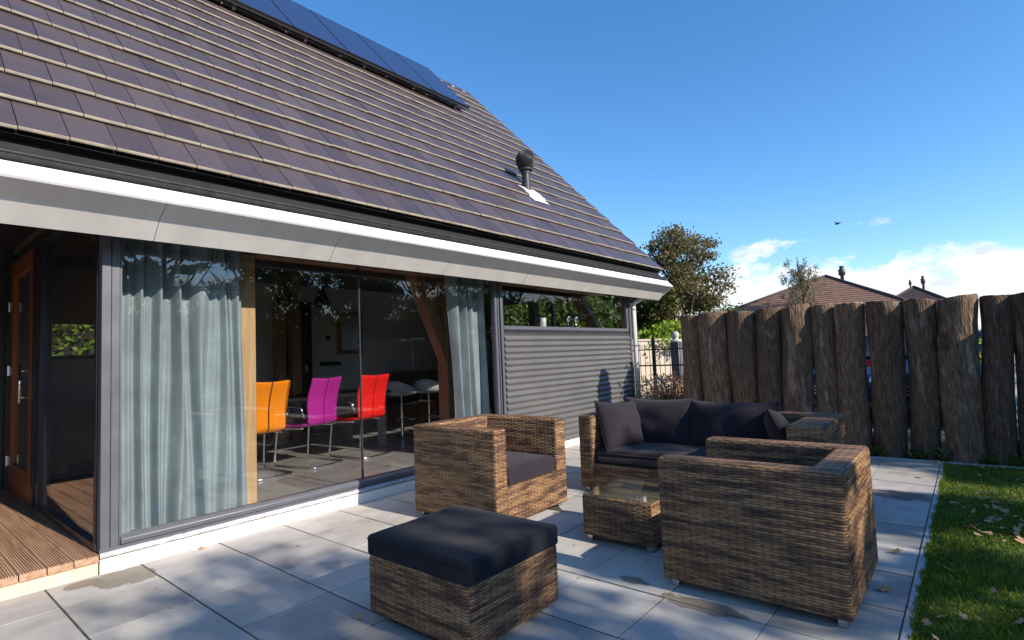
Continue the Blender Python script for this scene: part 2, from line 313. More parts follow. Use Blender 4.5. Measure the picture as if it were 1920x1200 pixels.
mx=nt.nodes.new('ShaderNodeMix'); mx.data_type='RGBA'; L(nt,math_(nt,'MULTIPLY',cl,.92),mx.inputs[0]); hs=nt.nodes.new('ShaderNodeHueSaturation'); hs.inputs['Saturation'].default_value=1.2; hs.inputs['Value'].default_value=1.30; L(nt,sky.outputs[0],hs.inputs['Color']); L(nt,hs.outputs[0],mx.inputs[6]); L(nt,cc,mx.inputs[7])
L(nt,mx.outputs[2],bg.inputs[0]); bg.inputs[1].default_value=.118
sc.view_settings.view_transform='Standard'; sc.view_settings.look='None'; sc.view_settings.exposure=0.62
sc.cycles.max_bounces=10; sc.cycles.transparent_max_bounces=24; sc.cycles.glossy_bounces=6; sc.cycles.sample_clamp_indirect=6

# ------------------------------------------------------------------ ground, paving, kerb, grass
b=MB().box(-400,400,-400,400,-.30,-.06); tag(b.build('ground',M['gravel']),kind='structure')
# paving slabs laid in a grid with open joints
xj=[-3.648+.487*k for k in range(23)]; xj=[x for x in xj if x<7.12]+[7.14]; yj=[.33,.81,1.30,1.797,2.31,2.825,3.36,3.89,4.315]
vs=[];fs=[];cs=[]
def slab(x0,x1,y0,y1,z,c,g=.004,gy=.003,tilt=(0,0)):
    ch=.0012; b=len(vs); cx,cy=(x0+x1)/2,(y0+y1)/2
    zf=lambda x,y: z+(x-cx)*tilt[0]+(y-cy)*tilt[1]
    P=[(x0+g,y0+gy),(x1-g,y0+gy),(x1-g,y1-gy),(x0+g,y1-gy)]; Q=[(x0+g+ch,y0+gy+ch),(x1-g-ch,y0+gy+ch),(x1-g-ch,y1-gy-ch),(x0+g+ch,y1-gy-ch)]
    for p in P: vs.append((*p,-.05))
    for p in P: vs.append((*p,zf(*p)-ch))
    for p in Q: vs.append((*p,zf(*p)))
    F=[(8,9,10,11)]+[(4+i,4+(i+1)%4,8+(i+1)%4,8+i) for i in range(4)]+[(i,(i+1)%4,4+(i+1)%4,4+i) for i in range(4)]
    for q in F: fs.append(tuple(b+i for i in q)); cs.append(c)
for i in range(len(xj)-1):
    for j in range(len(yj)-1):
        t=rnd.uniform(.82,1.10); slab(xj[i],xj[i+1],yj[j],yj[j+1],rnd.uniform(-.0015,.0015),(t,t*rnd.uniform(.985,1.01),t*rnd.uniform(.97,1.03),1),g=.0052,gy=.0022,tilt=(rnd.uniform(-.003,.003),rnd.uniform(-.003,.003)))
me=bpy.data.meshes.new('paving'); me.from_pydata(vs,[],fs); me.materials.append(M['slab'])
ca=me.color_attributes.new('slab','FLOAT_COLOR','CORNER'); k=0
for pi,pl in enumerate(me.polygons):
    for _ in range(len(pl.vertices)): ca.data[k].color=cs[pi]; k+=1
o=bpy.data.objects.new('paving',me); C.objects.link(o); tag(o,kind='structure')
tag(MB().box(-3.7,7.14,.30,4.315,-.058,-.0022).build('joint_bed',M['joint']),kind='structure')
b=MB()
x=-3.7
while x<7.1: b.box(x+.002,min(x+.998,7.138),.285,.326,-.1,.004); x+=1.0
y=-3.0
while y<4.2: b.box(7.142,7.19,y+.002,y+.99,-.1,.006); y+=.992
tag(b.build('kerb',M['kerb'],bevel=.004,seg=1),kind='structure')
tag(MB().box(-3.7,7.14,-9,.284,-.055,-.012).build('lawn',M['turf']),kind='structure')
tag(MB().box(7.19,9.2,-3,4.4,-.055,-.005).build('planting_bed',M['soil']),kind='structure')
# grass blades
b=MB()
def blade(x,y,h):
    a=rnd.uniform(0,6.283); l=rnd.uniform(.1,.55); wd=rnd.uniform(.0018,.0032); dx,dy=math.cos(a),math.sin(a)
    tx,ty=x+dx*h*l,y+dy*h*l
    b.v+=[(x-dy*wd,y+dx*wd,-.013),(x+dy*wd,y-dx*wd,-.013),(x+dy*wd*.7+dx*h*l*.4,y-dx*wd*.7+dy*h*l*.4,-.013+h*.6),(tx,ty,-.013+h*(1-l*.4))]
    n=len(b.v)-4; b.f+=[(n,n+1,n+2),(n,n+2,n+3)]; b.m+=[0,0]
for i in range(95000):
    x=rnd.uniform(1.9,7.13); 
    if rnd.random()>(2.6/x)**1.1: continue
    y=rnd.uniform(-.75,.286) if rnd.random()<.8 else rnd.uniform(-2.2,-.75)
    nz=noise.noise(Vector((x*3,y*3,0))); blade(x,y,rnd.uniform(.018,.042)*(1+.4*nz))
for i in range(1500):
    x=rnd.uniform(2,7.1); blade(x,.28+rnd.uniform(-.01,.01),rnd.uniform(.025,.05))
tag(b.build('grass',M['grass'],fixn=False),kind='stuff')

b=MB()
for i in range(260):
    k_=rnd.choice([.81,1.30,1.797,2.31,2.825,3.36,3.89]); x=rnd.uniform(.3,7.0)
    if rnd.random()<.45: x=rnd.choice(xj[8:-1]); k_=rnd.uniform(.4,4.2)
    if noise.noise(Vector((x*1.3,k_*1.3,4)))<.12: continue
    for _ in range(9): blade(x+rnd.uniform(-.012,.012),k_+rnd.uniform(-.004,.004),rnd.uniform(.014,.026))
for i in range(1700):
    x=rnd.uniform(2,7.1)
    if noise.noise(Vector((x*4,0,9)))>-.05: blade(x,.287+rnd.uniform(-.006,.010),rnd.uniform(.03,.05))
tag(b.build('joint_weeds',M['grass'],fixn=False),kind='stuff')
# ------------------------------------------------------------------ fallen leaves
def leaf_mesh(seed,lobes=5):
    q=random.Random(seed); n=26; pts=[]
    for i in range(n):
        t=2*math.pi*i/n; rr=.55+.45*abs(math.cos(lobes*t/2+.3))**1.3; rr*=1+q.uniform(-.12,.12); pts.append((rr*math.cos(t)*.75,rr*math.sin(t)*.55))
    vs=[]; c1,c2=q.uniform(.2,.7),q.uniform(-.6,.6)
    for x,y in pts: vs.append((x,y,.28*(x*x*c1+y*y*abs(c2)*1.5+x*y*c2)+q.uniform(-.03,.03)))
    vs.append((0,0,.02)); fs=[(i,(i+1)%n,n) for i in range(n)]
    b=len(vs); vs+=[(-.7,-.015,.03),(-.7,.015,.03),(-1.25,.04,.12)]; fs.append((b,b+1,b+2))
    me=bpy.data.meshes.new('fallen_leaf'); me.from_pydata(vs,[],fs); me.materials.append(M['dryleaf']); return me
LM=[leaf_mesh(i,3+i%4) for i in range(8)]
def leaf(x,y,z,s,label,group,tilt=.25):
    o=bpy.data.objects.new('fallen_leaf',rnd.choice(LM)); C.objects.link(o); o.location=(x,y,z); o.scale=(s,s,s)
    o.rotation_euler=(rnd.uniform(-tilt,tilt),rnd.uniform(-tilt,tilt),rnd.uniform(0,6.28)); tag(o,label,'leaf',group); return o
leaf(1.58,4.25,.010,.034,'curled orange leaf against the foot of the white plinth','leaves on the paving',.5)
leaf(3.08,1.60,.006,.026,'pale yellow leaf lying between rattan footstool table and right armchair','leaves on the paving')
leaf(1.62,2.42,.014,.036,'curled pink brown leaf at the left corner of the ottoman','leaves on the paving',.6)
leaf(3.38,.43,.010,.055,'large flat brown leaf beside the right armchair back, nearest the camera','leaves on the paving',.15)
leaf(4.01,.44,.010,.058,'large brown leaf behind the right armchair, second from the camera','leaves on the paving',.15)
leaf(6.27,.45,.008,.05,'orange leaf alone on sunlit paving near the log fence','leaves on the paving',.15)
leaf(3.60,2.63,.010,.034,'orange brown leaf under the front edge of the left armchair','leaves on the paving')
leaf(3.24,2.06,.010,.038,'brown leaf against the left foot of the small rattan table','leaves on the paving')
for x,y in((3.13,1.79),(3.06,2.1),(1.99,3.18),(1.1,3.36),(2.43,4.15),(4.33,2.92),(4.22,.56),(4.40,.39),(3.66,2.60),(1.14,3.72),(5.2,.62),(4.9,.5),(2.2,.7),(2.0,3.7)):
    leaf(x,y,.006,rnd.uniform(.014,.026),'small brown leaf scrap lying on the grey paving','leaves on the paving')
for x,y in((7.02,.42),(7.05,.36),(6.98,.33),(7.08,.30)): leaf(x,y,.02,.045,'dark leaf in the heap at the corner of paving and kerb','leaves heaped at the kerb corner',.7)
k=0
while k<120:
    x=2.3+4.8*rnd.random()**1.1; y=rnd.uniform(-.42-.03*x,.26)
    if k%3==0: x=rnd.gauss(5.1,.35); y=rnd.gauss(-.03,.1)
    if y>.26 or x>7.1: continue
    leaf(x,y,rnd.uniform(.012,.028),rnd.uniform(.026,.046),'small dry leaf lying on the green lawn','dry leaves on the lawn',.6); k+=1

# ------------------------------------------------------------------ wicker furniture
def uvweave(o):
    me=o.data; uvl=me.uv_layers.new(name='weave')
    off=rnd.uniform(0,9)
    for p in me.polygons:
        n=p.normal; a=[abs(q) for q in n]; k=a.index(max(a))
        for li in p.loop_indices:
            c=me.vertices[me.loops[li].vertex_index].co
            if k==0: uv=(c.y+off,c.z+.37*0)
            elif k==1: uv=(c.x+off+3,c.z)
            else:
                uv=(c.x,c.y+off) if o.get('topx') else (c.y,c.x+off)
            uvl.data[li].uv=uv
def wbuild(b,name,parent,mat='wicker',bevel=.02,seg=3):
    o=b.build(name,M[mat],parent,bevel=bevel,seg=seg,smooth=True); uvweave(o); return o
def cushion(name,parent,cx,cy,z0,sx,sy,t,puff=.012,rad=.03,n=26,mat='cushion',seed=0,rot=None):
    vs=[];fs=[]; q=random.Random(seed); ox,oy=q.uniform(0,50),q.uniform(0,50)
    def prm(i): 
        return math.sin((i/n*2-1)*math.pi/2)
    for side in(0,1):
        for j in range(n+1):
            for i in range(n+1):
                uu,vv=prm(i),prm(j); x=uu*sx/2; y=vv*sy/2
                dx=max(0,abs(x)-(sx/2-rad)); dy=max(0,abs(y)-(sy/2-rad)); d=min(rad,math.hypot(dx,dy))
                drop=rad-math.sqrt(max(0,rad*rad-d*d))
                if math.hypot(dx,dy)>rad:
                    k_=rad/math.hypot(dx,dy); x=math.copysign(sx/2-rad+dx*k_,x); y=math.copysign(sy/2-rad+dy*k_,y)
                pf=puff*(1-uu**4)*(1-vv**4)+.008*noise.noise(Vector((x*5+ox,y*5+oy,side)))+.0015*noise.noise(Vector((x*22+ox,y*22+oy,side)))
                if side: vs.append((x,y,t-drop+pf))
                else: vs.append((x,y,drop))
    W=n+1
    for j in range(n):
        for i in range(n):
            a=j*W+i; fs.append((a,a+W,a+W+1,a+1)); a+=W*W; fs.append((a,a+1,a+W+1,a+W))
    ring=[i for i in range(n)]+[n+j*W for j in range(n)]+[n*W+n-i for i in range(n)]+[(n-j)*W for j in range(n)]
    for k in range(len(ring)): a,c=ring[k],ring[(k+1)%len(ring)]; fs.append((a,c,c+W*W,a+W*W))
    b=MB(); b.add(vs,fs); o=b.build(name,M[mat],parent,smooth=True,loc=(cx,cy,z0))
    if rot: o.rotation_euler=rot
    bs=MB(); rc=rad; pp=[]
    for qx,qy,a0 in((1,1,0),(-1,1,90),(-1,-1,180),(1,-1,270)):
        for k_ in range(5): a_=R(a0+k_*22.5); pp.append((qx*(sx/2-rc)+(rc+.0005)*math.cos(a_),qy*(sy/2-rc)+(rc+.0005)*math.sin(a_),t-rad))
    pp.append(pp[0]); bs.tube(pp,.0028,6,False); bs.build('piping',M[mat],o,smooth=True)
    return o
def pillow(name,parent,loc,rot,sx,sz,t,seed=1,mat='cushion'):
    n=24; vs=[];fs=[]; q=random.Random(seed); ox=q.uniform(0,50)
    for side in(-1,1):
        for j in range(n+1):
            for i in range(n+1):
                uu=math.sin((i/n-.5)*math.pi); vv=math.sin((j/n-.5)*math.pi)
                x=uu*sx/2*(1-.035*(1-vv*vv)); z=vv*sz/2*(1-.04*(1-uu*uu))
                th=t/2*((1-abs(uu)**3.2)*(1-abs(vv)**3.2))**.5
                wr=1+.16*noise.noise(Vector((x*5+ox,z*7,side*2)))
                cr=.010*noise.noise(Vector((x*16+ox,z*5,3)))*(1-abs(vv)**3)*(1-abs(uu)**3)
                sag=-.02*(1-uu*uu)*(vv>0)*vv
                vs.append((x,side*(th*wr+cr*(side)),z+sag))
    W=n+1
    for j in range(n):
        for i in range(n):
            a=j*W+i; fs.append((a,a+1,a+W+1,a+W)); a+=W*W; fs.append((a,a+W,a+W+1,a+1))
    ring=[i for i in range(n)]+[n+j*W for j in range(n)]+[n*W+n-i for i in range(n)]+[(n-j)*W for j in range(n)]
    for k in range(len(ring)): a,c=ring[k],ring[(k+1)%len(ring)]; fs.append((a,a+W*W,c+W*W,c))
    b=MB(); b.add(vs,fs); o=b.build(name,M[mat],parent,smooth=True,loc=loc); o.rotation_euler=rot
    # seam piping
    bs=MB(); pts=[Vector(((vs[k][0]+vs[k+W*W][0])/2*1.004,(vs[k][1]+vs[k+W*W][1])/2,(vs[k][2]+vs[k+W*W][2])/2*1.004)) for k in ring]; pts.append(pts[0])
    bs.tube(pts,.0035,6,False); bs.build('piping',M[mat],o,smooth=True)
    return o
def feet(parent,pts,h=.03):
    for x,y in pts: MB().box(x-.03,x+.03,y-.02,y+.02,0,h+.005).build('foot',M['steel'],parent,bevel=.003,seg=1)

# left armchair, opening towards -Y
t=empty('rattan_armchair',(2.96,2.69,0),0,'brown rattan armchair beside the glazed wall, open front with grey seat cushion','armchair','rattan armchairs')
W_,D_,H_=.90,.91,.73; a=.14
b=MB().prism([(0,0),(a,0),(a,D_-a),(W_-a,D_-a),(W_-a,0),(W_,0),(W_,D_),(0,D_)],'z',.03,H_); o=wbuild(b,'frame',t)
b=MB().box(a-.01,W_-a+.01,.004,D_-a+.01,.032,.30); wbuild(b,'seat_base',t,bevel=.012)
cushion('seat_cushion',t,W_/2,.37,.301,W_-2*a-.01,.73,.125,puff=.02,seed=3)
feet(t,[(.06,.06),(.84,.06),(.06,.85),(.84,.85)])
# right armchair, turned away: open towards +Y
t=empty('rattan_armchair',(2.82,.48,0),0,'brown rattan armchair in the right foreground, seen from its closed side','armchair','rattan armchairs')
W_,D_,H_=.84,.89,.685; a=.13
b=MB().prism([(0,0),(W_,0),(W_,D_),(W_-a,D_),(W_-a,a+.02),(a,a+.02),(a,D_),(0,D_)],'z',.035,H_); o=wbuild(b,'frame',t,bevel=.022)
b=MB().box(a-.01,W_-a+.01,a,D_-.004,.037,.28); wbuild(b,'seat_base',t,bevel=.012)
cushion('seat_cushion',t,W_/2,.52,.281,W_-2*a-.01,.68,.11,puff=.015,seed=4)
feet(t,[(.055,.05),(.78,.05),(.055,.83),(.78,.83)],.035)
# sofa along Y, facing -X
t=empty('rattan_sofa',(4.33,.84,0),0,'long brown rattan sofa with black seat and back cushions in front of the log fence','sofa')
LX,LY,H_=.90,2.03,.685
b=MB().prism([(0,0),(LX,0),(LX,LY),(0,LY),(0,LY-.15),(LX-.14,LY-.15),(LX-.14,.24),(0,.24)],'z',.03,H_); wbuild(b,'frame',t)
b=MB().box(.004,LX-.13,.23,LY-.14,.032,.255); wbuild(b,'seat_base',t,bevel=.012)
cushion('seat_cushion',t,.385,LY-.15-.82,.256,.73,1.62,.125,puff=.02,seed=6)
feet(t,[(.06,.06),(.84,.06),(.06,1.97),(.84,1.97)])
pillow('back_cushion',t,(.62,1.52,.575),(R(-12)*0,R(14),R(-90)),.74,.48,.27,11); pillow('back_cushion',t,(.60,.82,.565),(0,R(12),R(-90)),.76,.47,.27,12)
for o in t.children:
    if o.name.startswith('back_cushion'): o.rotation_euler=(R(-14),0,R(-90))
tag(pillow('scatter_cushion',t,(.33,LY-.275,.575),(R(-20),R(4),R(-14)),.56,.47,.19,14),'cushion leaning on the left arm, lit on its front')
tag(pillow('scatter_cushion',t,(.36,.36,.56),(R(24),R(-6),R(196)),.56,.44,.17,15),'cushion leaning on the right arm')
# small table with glass top
t=empty('rattan_table',(3.20,1.60,0),0,'small low rattan table with glass top between the sofa and right armchair','table')
b=MB().box(0,.55,0,.52,.035,.305); o=wbuild(b,'base',t,'wicker2',.015)
MB().box(.006,.544,.006,.514,.309,.317).build('glass_top',M['tableglass'],t,bevel=.002,seg=1)
feet(t,[(.05,.04),(.5,.04),(.05,.48),(.5,.48)],.035)
# ottoman
t=empty('rattan_ottoman',(1.67,1.69,0),0,'square rattan ottoman with thick black cushion in the foreground','ottoman')
b=MB().box(-.015,.63,-.012,.70,.028,.315); wbuild(b,'base',t,'wicker',.025,4)
cushion('cushion',t,.300,.335,.308,.645,.72,.100,puff=.008,rad=.018,mat='cushion2',seed=8)
feet(t,[(.06,.05),(.55,.05),(.06,.62),(.55,.62)],.03)
b=MB().lathe([(0,0),(.009,.001),(.011,.004),(.009,.008),(0,.009)],(.629,.24,.20),12,'x'); b.build('badge',M['chrome'],t,smooth=True)

# ------------------------------------------------------------------ the house
H=empty('house',(0,0,0),0,'modern house with steep dark tiled roof, white eaves and floor to ceiling glazing','house')
Y0=4.309; XE=8.814; XL=-3.0
E=Vector((0,3.975,2.612)); S_=Vector((0,.6872,.7264)); Nn=Vector((0,-.7264,.6872))
def rp(x,l,n=0): 
    p=E+S_*l+Nn*n; return (x,p.y,p.z)
# tiles
b=MB(); b.mat(M['tile']); b.mat(M['tile_edge']); g=.352; tw=.2285; NC=18; TL=.40
for k in range(NC):
    off=(tw/2 if k%2 else 0)+.104
    x=XL+off-tw
    while x<XE-.001:
        x0,x1=max(x+.0022,XL),min(x+tw-.0022,XE-.004*(k%2)); x+=tw
        if x1-x0<.03: continue
        l0=g*k+rnd.uniform(-.003,.003); l1=l0+TL; j=rnd.uniform(-.002,.002); h0=.043+j+rnd.uniform(-.0012,.0012); h1=.012+j; th=.024
        pr=[(l0+.007,h0-th),(l0-.002,h0-th+.005),(l0-.004,h0-.012),(l0+.001,h0-.003),(l0+.011,h0),(l1,h1),(l1,h1-.012)]
        n=len(b.v)
        for xx in(x0,x1):
            for l_,h_ in pr: b.v.append(rp(xx,l_,h_))
        m=len(pr)
        for i in range(m):
            b.f.append((n+i,n+(i+1)%m,n+m+(i+1)%m,n+m+i)); b.m.append(1 if i in(0,1,2,3) else 0)
        b.f.append(tuple(n+i for i in range(m))[::-1]); b.m.append(0); b.f.append(tuple(n+m+i for i in range(m))); b.m.append(0)
b.mats=[M['tile'],M['tile_edge']]
roof=b.build('roof_tiles',None,H)
LT=g*NC+.07
# roof deck, back slope, ridge
b=MB(); d=[rp(0,.0,-.005),rp(0,LT,-.005),rp(0,LT,-.12),rp(0,.05,-.12)]; b.prism([(p[1],p[2]) for p in d],'x',XL,XE-.02); b.build('roof_deck',M['black'],H)
T=rp(0,LT,.0); b=MB().prism([(T[1],T[2]+.03),(T[1]+1.2,T[2]-1.23),(T[1]+1.2,T[2]-1.38),(T[1],T[2]-.11)],'x',XL,XE); b.build('rear_roof',M['tile'],H)
b=MB(); x=XL
while x<XE-.05: b.tube([(x,T[1]+.02,T[2]-.03),(min(x+.36,XE),T[1]+.02,T[2]-.03)],[.075,.070],12); x+=.36
b.build('ridge_tiles',M['tile'],H,smooth=True)
# verge board
d=[rp(0,.03,-.02),rp(0,LT-.05,-.02),rp(0,LT-.05,-.16),rp(0,.03,-.16)]; MB().prism([(p[1],p[2]) for p in d],'x',XE-.045,XE-.02+.012).build('verge_board',M['gutter'],H)
# fascia band, sloping soffit boards, gutter
Tt=(3.790,2.324); U_=(3.884,2.421)
MB().prism([Tt,U_,(U_[0]+.012,U_[1]-.012),(Tt[0]+.012,Tt[1]-.013)],'x',XL,XE).build('fascia_band',M['white'],H)
js=[XL,-1.34,-.06,1.22,2.5,3.78,5.06,6.34,7.62,XE]
for i in range(len(js)-1):
    A=(3.799,2.3155); B=(3.935,2.243); D=(4.056,2.114)
    MB().prism([A,B,D,(D[0]+.009,D[1]+.011),(B[0]+.006,B[1]+.012),(A[0]+.006,A[1]+.012)],'x',js[i]+.0022,js[i+1]-.0022).build('soffit_board',M['soffit'],H)
MB().prism([(3.812,2.334),(3.944,2.262),(4.05,2.150),(4.07,2.170),(3.86,2.36)],'x',XL,XE-.03).build('soffit_backing',M['black'],H)
MB().box(XL,XE-.02,4.066,4.40,2.185,2.205).build('soffit_flat',M['ceil'],H)
b=MB(); pr=[]
for i in range(9): a_=math.pi+math.pi*i/8; pr.append((3.955+.062*math.cos(a_),2.475+.062*math.sin(a_)))
for i in range(8,-1,-1): a_=math.pi+math.pi*i/8; pr.append((3.955+.057*math.cos(a_),2.475+.057*math.sin(a_)))
b.prism(pr,'x',XL,XE-.02); b.tube([(XL,3.893,2.477),(XE-.02,3.893,2.477)],.008,8)
gut=b.build('gutter',M['gutter'],H,smooth=True,auto=35)
x=.36
while x<XE: MB().box(x-.003,x+.003,3.890,3.896,2.474,2.482).build('gutter_clip',M['steel'],gut); x+=.38
MB().box(XL,XE-.025,4.04,4.055,2.20,2.62).build('eaves_board',M['black'],H)
MB().box(XL,XE-.03,3.865,4.04,2.385,2.40).build('gutter_bed',M['gutter'],H)
MB().prism([Tt,(4.063,2.602),(4.31,2.60),(4.31,2.14),(4.063,2.130)],'x',XE-.018,XE+.004).build('eaves_end_cap',M['white'],H)
# vent
v=MB(); vx,vl=6.60,1.66; pb=Vector(rp(vx,vl,0)); 
prof=[(.062,-.08),(.062,.26),(.075,.262),(.075,.285),(.066,.288),(.066,.30)]
ve=v.lathe(prof,pb,20).lathe([(.105,.315),(.108,.335),(.09,.34),(.066,.30)],pb,20).build('vent_pipe',M['rubber'],H,smooth=True,auto=40)
v=MB(); nf=30
for i in range(nf):
    t0=2*math.pi*i/nf; pts=[]
    for j in range(11):
        ph=-1.15+2.5*j/10; rr=.140*math.cos(ph*.98)+.006; pts.append((pb.x+rr*math.cos(t0+ph*.35),pb.y+rr*math.sin(t0+ph*.35),pb.z+.475+.15*math.sin(ph)))
    v.tube(pts,.0085,5)
v.lathe([(0,.63),(.04,.627),(.062,.615),(.05,.60),(0,.6)],pb,14); v.lathe([(.06,.33),(.10,.345),(.06,.36)],pb,20)
v.lathe([(0,.34),(.05,.35),(.12,.42),(.135,.475),(.12,.54),(.05,.60),(0,.61)],pb,16)
v.build('vent_cowl',M['rubber'],ve,smooth=True)
v=MB(); NX,NY=8,12; vs=[]
for j in range(NY+1):
    for i in range(NX+1):
        l_=1.28+.42*j/NY; fold=((l_/g)%1); hh=.052-.032*fold+.004*noise.noise(Vector((i*1.7,j*1.3,0)))
        vs.append(rp(6.40+.40*i/NX+.02*math.sin(j*.9),l_,hh+.004))
v.add(vs,[(j*(NX+1)+i,j*(NX+1)+i+1,(j+1)*(NX+1)+i+1,(j+1)*(NX+1)+i) for j in range(NY) for i in range(NX)])
v.build('vent_flashing',simple('bright_lead',(.66,.66,.70),.38,metal=.25,var=.2,scale=30,bmp=.004,bscale=50),ve,fixn=False)
# walls and rooms
CZ=2.62; FZ=.128; YB=8.8
MB().box(1.02,8.15,Y0+.06,YB,.04,FZ).build('floor',M['floor_in'],H)
b=MB(); 
for i in range(1,9): b.box(1.02,8.14,Y0+.06+.6*i-.002,Y0+.06+.6*i+.002,FZ,FZ+.0008)
for i in range(1,8): b.box(1.02+.9*i-.002,1.02+.9*i+.002,Y0+.07,YB-.01,FZ+.0009,FZ+.0016)
b.build('floor_joint',M['joint'],H)
MB().box(XL,8.15,4.40,YB,CZ,CZ+.1).build('ceiling',M['ceil'],H)
MB().box(1.06,8.14,4.66,4.84,2.225,2.345).build('ceiling_beam',M['timber_dark'],H)
b=MB()
b.box(XL,1.35,YB,YB+.15,0,6.4); b.box(1.35,2.25,YB,YB+.15,0,1.45); b.box(1.35,2.25,YB,YB+.15,2.6,6.4); b.box(2.25,8.3,YB,YB+.15,0,6.4)
b.build('rear_wall',M['wall_in'],H)
# gable wall with its long window
b=MB(); b.box(8.152,8.30,4.33,YB,0,1.0); b.box(8.152,8.30,4.33,YB,2.32,2.62); b.box(8.152,8.30,7.3,YB,1.0,2.32)
b.prism([(4.33,2.62),(8.8,2.62),(8.8,6.4),(8.40,6.95),(4.33,2.85)],'x',8.152,8.30); b.build('gable_wall',M['wall_out'],H)
fr=MB().box(8.19,8.25,4.40,7.3,1.0,1.06).box(8.19,8.25,4.40,7.3,2.26,2.32).box(8.185,8.255,5.85,5.90,1.06,2.26).box(8.19,8.25,7.24,7.3,1.06,2.26).build('gable_window',M['frame'],H,bevel=.004,seg=1)
MB().box(8.215,8.222,4.40,7.25,1.05,2.27).build('pane',M['glass_clear'],fr)
MB().box(8.14,8.20,4.36,4.44,1.0,2.62).build('corner_stud',M['timber_dark'],H)
MB().box(XL-.1,XL,4.3,YB,0,2.7).build('side_wall',M['wall_out'],H)
b=MB().prism([(4.33,2.62),(8.8,2.62),(8.8,6.4),(8.40,6.95),(4.33,2.85)],'x',XL-.1,XL); b.build('side_wall',M['wall_out'],H)
# plinth
b=MB(); x=1.0; xs=[1.0,2.35,3.7,5.05,6.4,7.75,8.2]
for i in range(6): b.box(xs[i]+.001,xs[i+1]-.001,Y0-.012,Y0+.06,-.05,.088)
b.build('plinth',M['plinth'],H,bevel=.003,seg=1)
b=MB(); n=90; vs=[]
for i in range(n+1):
    x=1.0+3.95*i/n; w1=.004*noise.noise(Vector((x*9,0,0))); w2=.005*noise.noise(Vector((x*13,4,0)))
    vs+=[(x,Y0+.005,.132),(x,Y0-.020+w1,.118+w2*.5),(x,Y0-.0165+w1,.096+w2)]
b.add(vs,[(3*i+j,3*i+3+j,3*i+4+j,3*i+1+j) for i in range(n) for j in(0,1)])
b.build('lead_flashing',M['lead'],H,smooth=True)
# front glazing
fr=MB()
fr.box(1.003,1.054,Y0+.0,Y0+.075,.128,2.62); fr.box(1.058,1.104,Y0+.006,Y0+.075,.128,2.62)
F=fr.build('front_window',M['frame'],H,bevel=.0025,seg=1)
MB().box(1.0035,1.1035,Y0+.012,Y0+.07,.13,2.61).build('shadow_gap',M['black'],F)
MB().box(1.0,4.845,Y0-.004,Y0+.075,.125,.150).build('lower_sill',M['frame'],F,bevel=.003,seg=1)
MB().prism([(Y0-.016,.154),(Y0+.07,.154),(Y0+.07,.205),(Y0+.006,.205),(Y0-.016,.186)],'x',1.112,4.845).build('sill_bar',M['frame'],F,bevel=.004,seg=2)
MB().box(1.106,1.116,Y0+.01,Y0+.06,.152,2.6).build('edge_bead',M['frame'],F)
MB().box(1.116,2.972,Y0+.028,Y0+.036,.20,2.6).build('pane',M['glass'],F); MB().box(2.982,4.845,Y0+.028,Y0+.036,.20,2.6).build('pane',M['glass'],F)
MB().box(2.970,2.984,Y0+.024,Y0+.040,.20,2.6).build('silicone_joint',M['frame_dark'],F)
b=MB().box(4.847,4.885,Y0+.0,Y0+.07,.09,2.62).box(4.905,4.925,Y0+.006,Y0+.07,.09,2.62).box(4.94,4.985,Y0-.006,Y0+.07,.09,2.62); b.build('mullion',M['frame'],F,bevel=.003,seg=1)
MB().box(4.886,4.939,Y0+.02,Y0+.06,.09,2.61).build('mullion_recess',M['frame_dark'],F)
# high window above the corrugated panel
F2=MB().box(4.987,8.13,Y0-.012,Y0+.06,1.585,1.632).box(8.085,8.15,Y0-.004,Y0+.06,1.632,2.62).build('high_window',M['frame'],H,bevel=.004,seg=1)
MB().box(4.987,8.085,Y0+.028,Y0+.036,1.633,2.6).build('pane',M['glass'],F2)
MB().box(4.99,8.15,Y0-.002,Y0+.05,1.545,1.583).build('sill',M['frame_dark'],F2)
# corrugated steel
b=MB(); prf=[]; z=.088; P=.0758
npt=int((1.543-.088)/P*10)
for i in range(npt+1):
    z=.088+(1.543-.088)*i/npt; prf.append((Y0-.014-.011*math.sin(2*math.pi*(z-.088)/P),z))
vs=[(x,y,z) for x in(4.988,8.155) for y,z in prf]; n=len(prf)
b.add(vs,[(i,i+1,n+i+1,n+i) for i in range(n-1)]); b.box(4.988,8.15,Y0+.002,Y0+.05,.088,1.543); b.box(8.15,8.20,Y0-.026,Y0+.06,.0,2.62)
b.build('corrugated_cladding',M['corr'],H,smooth=True,auto=60,fixn=False)
# downpipe
DP=MB().tube([(8.275,4.27,0),(8.275,4.27,2.03),(8.30,4.24,2.07),(8.47,4.05,2.22),(8.50,3.97,2.30),(8.50,3.95,2.42)],.038,14).build('downpipe',simple('white_pipe',(.72,.72,.70),.4,var=.04),H,smooth=True)
for z in(.5,1.35,1.95): MB().lathe([(.038,-.015),(.043,-.012),(.043,.012),(.038,.015)],(8.275,4.27,z),14).box(8.24,8.275,4.29,4.33,z-.01,z+.01).build('pipe_clip',M['steel'],DP)
